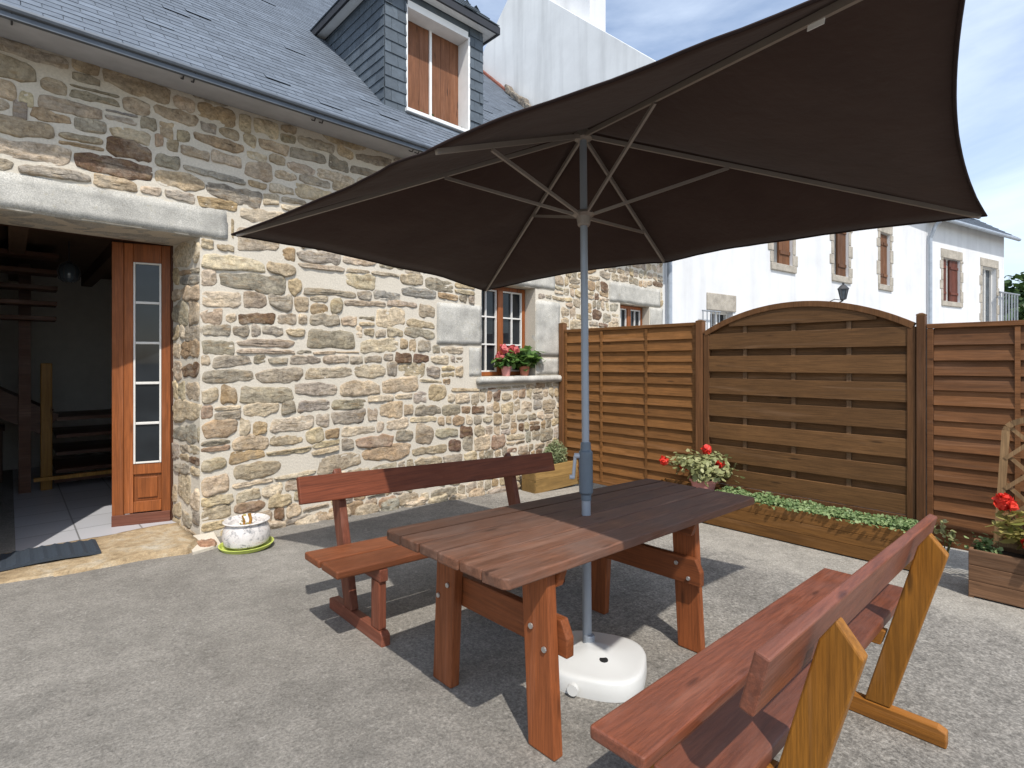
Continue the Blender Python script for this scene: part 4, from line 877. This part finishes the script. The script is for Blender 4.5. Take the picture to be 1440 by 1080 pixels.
# ---------------------------------------------------------------- white houses behind
A0 = Vector((8.6, 5.1, 0)); aA = R(-8.2); eA = Vector((math.cos(aA), math.sin(aA), 0)); LA = 12.96
B0 = A0 + eA*LA; aB = R(-14.0)
def local(px, py, o, an):
    e = Vector((math.cos(an), math.sin(an), 0)); n = Vector((-e.y, e.x, 0)); p = hit(px, py, n, o); return (p-o).dot(e), p.z
def white_house(name, label, o, an, L, eave, ops, depth, ridge_h, gable=False):
    t = thing(name, label, 'house', o, (0, 0, an)); zb = -2.0
    m = MB(); xs = sorted({0, L, *[q[0] for q in ops], *[q[1] for q in ops]}); zs = sorted({zb, eave, *[q[2] for q in ops], *[q[3] for q in ops]}); T = .28
    solid = lambda i, j: 0 <= i < len(xs)-1 and 0 <= j < len(zs)-1 and not any(q[0]-1e-6 <= xs[i] and xs[i+1] <= q[1]+1e-6 and q[2]-1e-6 <= zs[j] and zs[j+1] <= q[3]+1e-6 for q in ops)
    for i in range(len(xs)-1):
        for j in range(len(zs)-1):
            if not solid(i, j): continue
            a, b, c, d = xs[i], xs[i+1], zs[j], zs[j+1]; m.add([(a, 0, c), (b, 0, c), (b, 0, d), (a, 0, d)], [(0, 1, 2, 3)])
            if i and not solid(i-1, j): m.add([(a, 0, c), (a, 0, d), (a, T, d), (a, T, c)], [(0, 1, 2, 3)])
            if i < len(xs)-2 and not solid(i+1, j): m.add([(b, 0, c), (b, T, c), (b, T, d), (b, 0, d)], [(0, 1, 2, 3)])
            if j < len(zs)-2 and not solid(i, j+1): m.add([(a, 0, d), (b, 0, d), (b, T, d), (a, T, d)], [(0, 1, 2, 3)])
            if j and not solid(i, j-1): m.add([(a, 0, c), (a, T, c), (b, T, c), (b, 0, c)], [(0, 1, 2, 3)])
    m.add([(0, 0, zb), (0, 0, eave), (0, depth/2, ridge_h), (0, depth, eave), (0, depth, zb)], [(0, 1, 2, 3, 4)]); m.add([(L, 0, zb), (L, 0, eave), (L, depth/2, ridge_h), (L, depth, eave), (L, depth, zb)], [(4, 3, 2, 1, 0)]); m.add([(0, depth, zb), (L, depth, zb), (L, depth, eave), (0, depth, eave)], [(3, 2, 1, 0)])
    m.build('wall', M['white'], t)
    r = MB(); sl = (ridge_h-eave)/(depth/2); ov = .30; xa = .06 if gable else .0; xb = L + .25
    r.prism([(xa, -ov, eave - ov*sl + .02), (xa, depth/2, ridge_h + .02), (xa, depth + ov, eave - ov*sl + .02), (xa, depth + ov, eave - ov*sl + .12), (xa, depth/2, ridge_h + .13), (xa, -ov, eave - ov*sl + .12)], (xb - xa, 0, 0))
    v = Vector((0, depth/2 + ov, ridge_h - eave + ov*sl)); slates(r, (xa, -ov - .02, eave - ov*sl + .12), (1, 0, 0), v, xb - xa, v.length, .45, .24, .012)
    r.build('roof', M['slate'], t)
    g = MB(); g.tube([(xa, -ov - .06, eave - ov*sl + .05), (xb, -ov - .06, eave - ov*sl + .05)], .06, 10); g.build('gutter', M['zinc'], t)
    return t
def house_window(t, s0, s1, z0, z1, kind, sur=True, T=.16):
    if sur:
        m = MB(); rr = random.Random(int(s0*100)); z = z0
        m.bb(s0 - .16, s1 + .16, -.025, .10, z1 + .001, z1 + .30); m.bb(s0 - .12, s1 + .12, -.05, .12, z0 - .16, z0 - .001)
        k = 0
        while z < z1 - .05:
            h = min(rr.uniform(.24, .40), z1 - z); w = .22 if k % 2 else .13; m.bb(s0 - w, s0 - .001, -.022, .10, z + .004, z + h - .004); m.bb(s1 + .001, s1 + (.35 - w), -.022, .10, z + .004, z + h - .004); z += h; k += 1
        m.build('window_surround', M['surround'], t, bevel=.015)
    m = MB(); w = .05; m.bb(s0, s0 + w, T - .03, T + .03, z0, z1); m.bb(s1 - w, s1, T - .03, T + .03, z0, z1); m.bb(s0 + w + .001, s1 - w - .001, T - .03, T + .03, z1 - w, z1); m.bb(s0 + w + .001, s1 - w - .001, T - .03, T + .03, z0, z0 + w); sm = (s0+s1)/2
    if kind != 'shut': m.bb(sm - .035, sm + .035, T - .035, T + .03, z0 + w + .001, z1 - w - .001)
    wn = m.build('window', M['shutbrown'] if kind == 'shut' else M['leadw'], t)
    g = MB(); g.bb(s0 + w + .001, s1 - w - .001, T + .035, T + .04, z0 + w + .001, z1 - w - .001); g.build('pane', M['gglass'] if kind == 'grey' else M['dglass'], wn)
    if kind in ('shut', 'half', 'red'):
        mt = M['shutred'] if kind == 'red' else M['shutbrown']
        sp = [(s0 + .03, sm - .004), (sm + .004, s1 - .03)] if kind == 'shut' else ([(s0 + (s1-s0)*.42, s1 - .01)] if kind == 'half' else [(s0 + .02, s0 + (s1-s0)*.30), (s0 + (s1-s0)*.50, s1 - .02)])
        for a, b in sp:
            f = MB(); n = 3
            for i in range(n): f.bb(a + (b-a)*i/n + .003, a + (b-a)*(i+1)/n - .003, T - .10, T - .06, z0 + .03, z1 - .03)
            f.bb(a + .02, b - .02, T - .125, T - .101, z0 + .25, z0 + .33); f.bb(a + .02, b - .02, T - .125, T - .101, z1 - .33, z1 - .25); f.build('shutter', mt, wn)
    return wn
WA = [(1.40, 2.18, 1.45, 2.56), (3.72, 4.55, 3.74, 5.20), (6.58, 7.40, 3.74, 5.20), (9.36, 10.05, 3.74, 5.22)]
GA = thing  # alias unused
ha = white_house('white_house', 'tall white rendered house with bare grey gable right behind the stone house', A0, aA, LA - .01, 6.55, WA, 7.9, 9.9, True)
house_window(ha, *WA[0], 'plain', False); m = MB(); m.bb(1.28, 2.26, -.03, .12, 2.561, 2.90); m.build('door_lintel', M['surround'], ha, bevel=.015)
for w_, k in zip(WA[1:], ('half', 'half', 'shut')): house_window(ha, *w_, k)
# small railing by the low window
m = MB()
for k in range(5): m.tube([(1.0 + k*.13, -.12, 1.4), (1.0 + k*.13, -.12, 2.52)], .012, 5)
m.tube([(.98, -.12, 2.52), (1.56, -.12, 2.52)], .016, 6); m.build('railing', M['grey'], ha)
# parapet gable facing the yard, in world axes
def gable():
    m = MB(); gx = 8.53; ry, rz = 8.86, 10.36; P = [(gx, 4.75, -1.5), (gx, 4.75, 6.58), (gx, ry, rz), (gx, 12.9, 6.45), (gx, 12.9, -1.5)]
    iv = ha.matrix_basis.inverted() if False else (Matrix.Translation(A0) @ Matrix.Rotation(aA, 4, 'Z')).inverted()
    loc = [iv @ Vector(p) for p in P]; ex = (iv.to_3x3() @ Vector((.30, 0, 0)))
    loc = [iv @ Vector((p[0], max(p[1], 5.098), p[2] if p[1] > 5 else p[2] + .32*(p[2] > 0))) for p in P]
    m.prism(loc, ex); m.build('gable_wall', M['grey_render'], ha, bevel=.01)
    m = MB(); bx = [iv @ Vector(p) for p in ((8.84, 6.97, 8.0), (8.84, 8.6, 8.0), (8.84, 8.6, 11.2), (8.84, 6.97, 11.2))]; m.prism(bx, iv.to_3x3() @ Vector((.55, 0, 0))); m.build('chimney', M['white'], ha)
gable()
m = MB(); m.tube([(.06, -.09, -1), (.06, -.09, 6.2)], .045, 10); m.build('downpipe', M['zinc'], ha)
# wall lantern
t = thing('wall_lantern', 'black wrought iron lantern on a bracket on the white house wall', 'lantern', A0 + eA*6.25 + Vector((eA.y, -eA.x, 0))*.0, (0, 0, aA)); t.scale = (.8, .8, .8); t.location.z = .62
m = MB(); m.tube([(0, -.02, 2.75), (0, -.30, 2.95), (0, -.45, 3.02)], .022, 6); m.tube([(0, -.02, 3.0), (0, -.2, 3.08), (0, -.45, 3.02)], .014, 6); m.build('bracket', M['iron'], t)
m = MB(); m.lathe([(.07, 3.06), (.13, 3.36)], (0, -.45, 0), 6); m.build('lamp_glass', M['gglass'], t); m = MB(); m.lathe([(.03, 3.03), (.085, 3.055), (.085, 3.07)], (0, -.45, 0), 6); m.lathe([(.16, 3.36), (.15, 3.39), (.07, 3.48), (.03, 3.50), (.035, 3.55), (.0, 3.58)], (0, -.45, 0), 6)
for k in range(6): a = math.pi*k/3; m.tube([(.075*math.cos(a), -.45 + .075*math.sin(a), 3.06), (.135*math.cos(a), -.45 + .135*math.sin(a), 3.36)], .012, 4)
m.build('lamp_frame', M['iron'], t)
def LB(px, py): return local(px, py, B0, aB)
s4a, z4t = LB(1326, 362); s4b, z4b = LB(1350, 425); s5a, z5t = LB(1381, 374); s5b, _ = LB(1401, 440); sE, _ = LB(1412, 400); _, eB = LB(1309, 314)
WBL = [(s4a, s4b, LB(1326, 423)[1], z4t), (s5a, s5b, LB(1381, 460)[1] - .1, z5t)]
hb_ = white_house('white_house', 'white house with slate roof and balcony door at the far right', B0, aB, sE, eB + .25, WBL, 7.5, eB + 3.2)
house_window(hb_, *WBL[0], 'red'); house_window(hb_, *WBL[1], 'grey')
m = MB(); m.tube([(.0, -.10, -1), (.0, -.10, eB - .55), (.0, -.25, eB - .15), (0, -.36, eB - .05)], .055, 10); m.build('downpipe', M['zinc'], hb_)
zr = LB(1405, 412)[1]; z0r = LB(1405, 470)[1]; m = MB(); x = s5b - .05
m.bb(s5a - .2, sE + 1.0, -.17, -.001, z0r - .3, z0r - .02); m.build('balcony', M['white'], hb_); m = MB()
while x < sE + .95: m.tube([(x, -.13, z0r), (x, -.13, zr)], .024, 5); x += .26
m.tube([(s5b - .1, -.13, zr), (sE + 1.0, -.13, zr)], .03, 6); m.build('railing', M['grey'], hb_)

# trees past the houses
def tree(loc, h, r, label, n, seed):
    rr = random.Random(seed); t = thing('tree', label, 'tree', loc)
    m = MB(); m.tube([(0, 0, -1), (.1, 0, h*.3), (0, .1, h*.6)], [.28, .2, .08], 8); limbs = []
    for k in range(9):
        a = k*2.4; z = h*rr.uniform(.3, .6); e = Vector((r*.7*math.cos(a), r*.7*math.sin(a), z + h*rr.uniform(.1, .35))); limbs.append(e); m.tube([(0, 0, z), e*.5 + Vector((0, 0, z*.55)), e], [.09, .06, .02], 6)
    m.build('trunk', M['bark'], t)
    cl = [(e + Vector((rr.gauss(0, r*.2), rr.gauss(0, r*.2), rr.gauss(0, h*.07))), r*rr.uniform(.22, .42)) for e in limbs for _ in range(5)]
    def smp():
        c, q = rr.choice(cl); v = Vector((rr.gauss(0, 1), rr.gauss(0, 1), rr.gauss(0, 1))).normalized(); return c + v*q*rr.random()**.4, v + Vector((0, 0, .4))
    m = MB(); m.leaves(n, smp, .42, .6, .2, aspect=1.3); m.build('crown', M['tree'], t)
c = CAM + ray(1462, 440)*38; tree((c.x, c.y, gz(12)), 8.5, 4.2, 'dark green tree beyond the balcony of the white house', 5200, 4)

# ---------------------------------------------------------------- light, sky, camera
D = Vector((.32, .635, -1.0)).normalized()
sun = bpy.data.lights.new('sun', 'SUN'); sun.energy = 3.2; sun.angle = R(.6); sun.color = (1.0, .955, .89); so = bpy.data.objects.new('sun', sun); put(so); so.rotation_euler = D.to_track_quat('-Z', 'Y').to_euler()
w = bpy.data.worlds.new('World'); S.world = w; w.use_nodes = True; nt = w.node_tree; bg = nt.nodes['Background']
sky = nt.nodes.new('ShaderNodeTexSky'); sky.sky_type = 'NISHITA'; sky.sun_disc = False; sky.sun_elevation = math.asin(-D.z); sky.sun_rotation = math.atan2(-D.x, -D.y); sky.dust_density = 1.2; sky.ozone_density = 1.5; sky.air_density = 1.0
tc = nt.nodes.new('ShaderNodeTexCoord'); mp = nt.nodes.new('ShaderNodeMapping'); mp.inputs['Scale'].default_value = (1.0, 1.0, 3.2); mp.inputs['Rotation'].default_value = (.2, .1, .4)
no = nt.nodes.new('ShaderNodeTexNoise'); no.inputs['Scale'].default_value = 1.9; no.inputs['Detail'].default_value = 7; no.inputs['Roughness'].default_value = .58; no.inputs['Distortion'].default_value = .5
rp = nt.nodes.new('ShaderNodeValToRGB'); rp.color_ramp.elements[0].position = .34; rp.color_ramp.elements[0].color = (.12, .12, .12, 1); rp.color_ramp.elements[1].position = .80; rp.color_ramp.elements[1].color = (.75, .75, .75, 1)
mx = nt.nodes.new('ShaderNodeMix'); mx.data_type = 'RGBA'; mx.inputs[7].default_value = (6.2, 6.9, 7.8, 1)
nt.links.new(tc.outputs['Generated'], mp.inputs[0]); nt.links.new(mp.outputs[0], no.inputs['Vector']); nt.links.new(no.outputs['Fac'], rp.inputs[0]); nt.links.new(rp.outputs[0], mx.inputs[0]); nt.links.new(sky.outputs[0], mx.inputs[6]); nt.links.new(mx.outputs[2], bg.inputs[0])
bg.inputs['Strength'].default_value = .15
S.view_settings.view_transform = 'Standard'; S.view_settings.look = 'None'; S.view_settings.gamma = 1; S.view_settings.exposure = 0.42
cam = bpy.data.cameras.new('camera'); cam.sensor_width = 36; cam.lens = 36*F_PX/1440; cam.shift_y = -(540 - HOR)/1440; cam.clip_start = .05; cam.clip_end = 2000
co = bpy.data.objects.new('camera', cam); put(co); co.location = CAM
mrot = Matrix((RGT, UP, -FWD)).transposed(); co.rotation_euler = mrot.to_euler(); S.camera = co
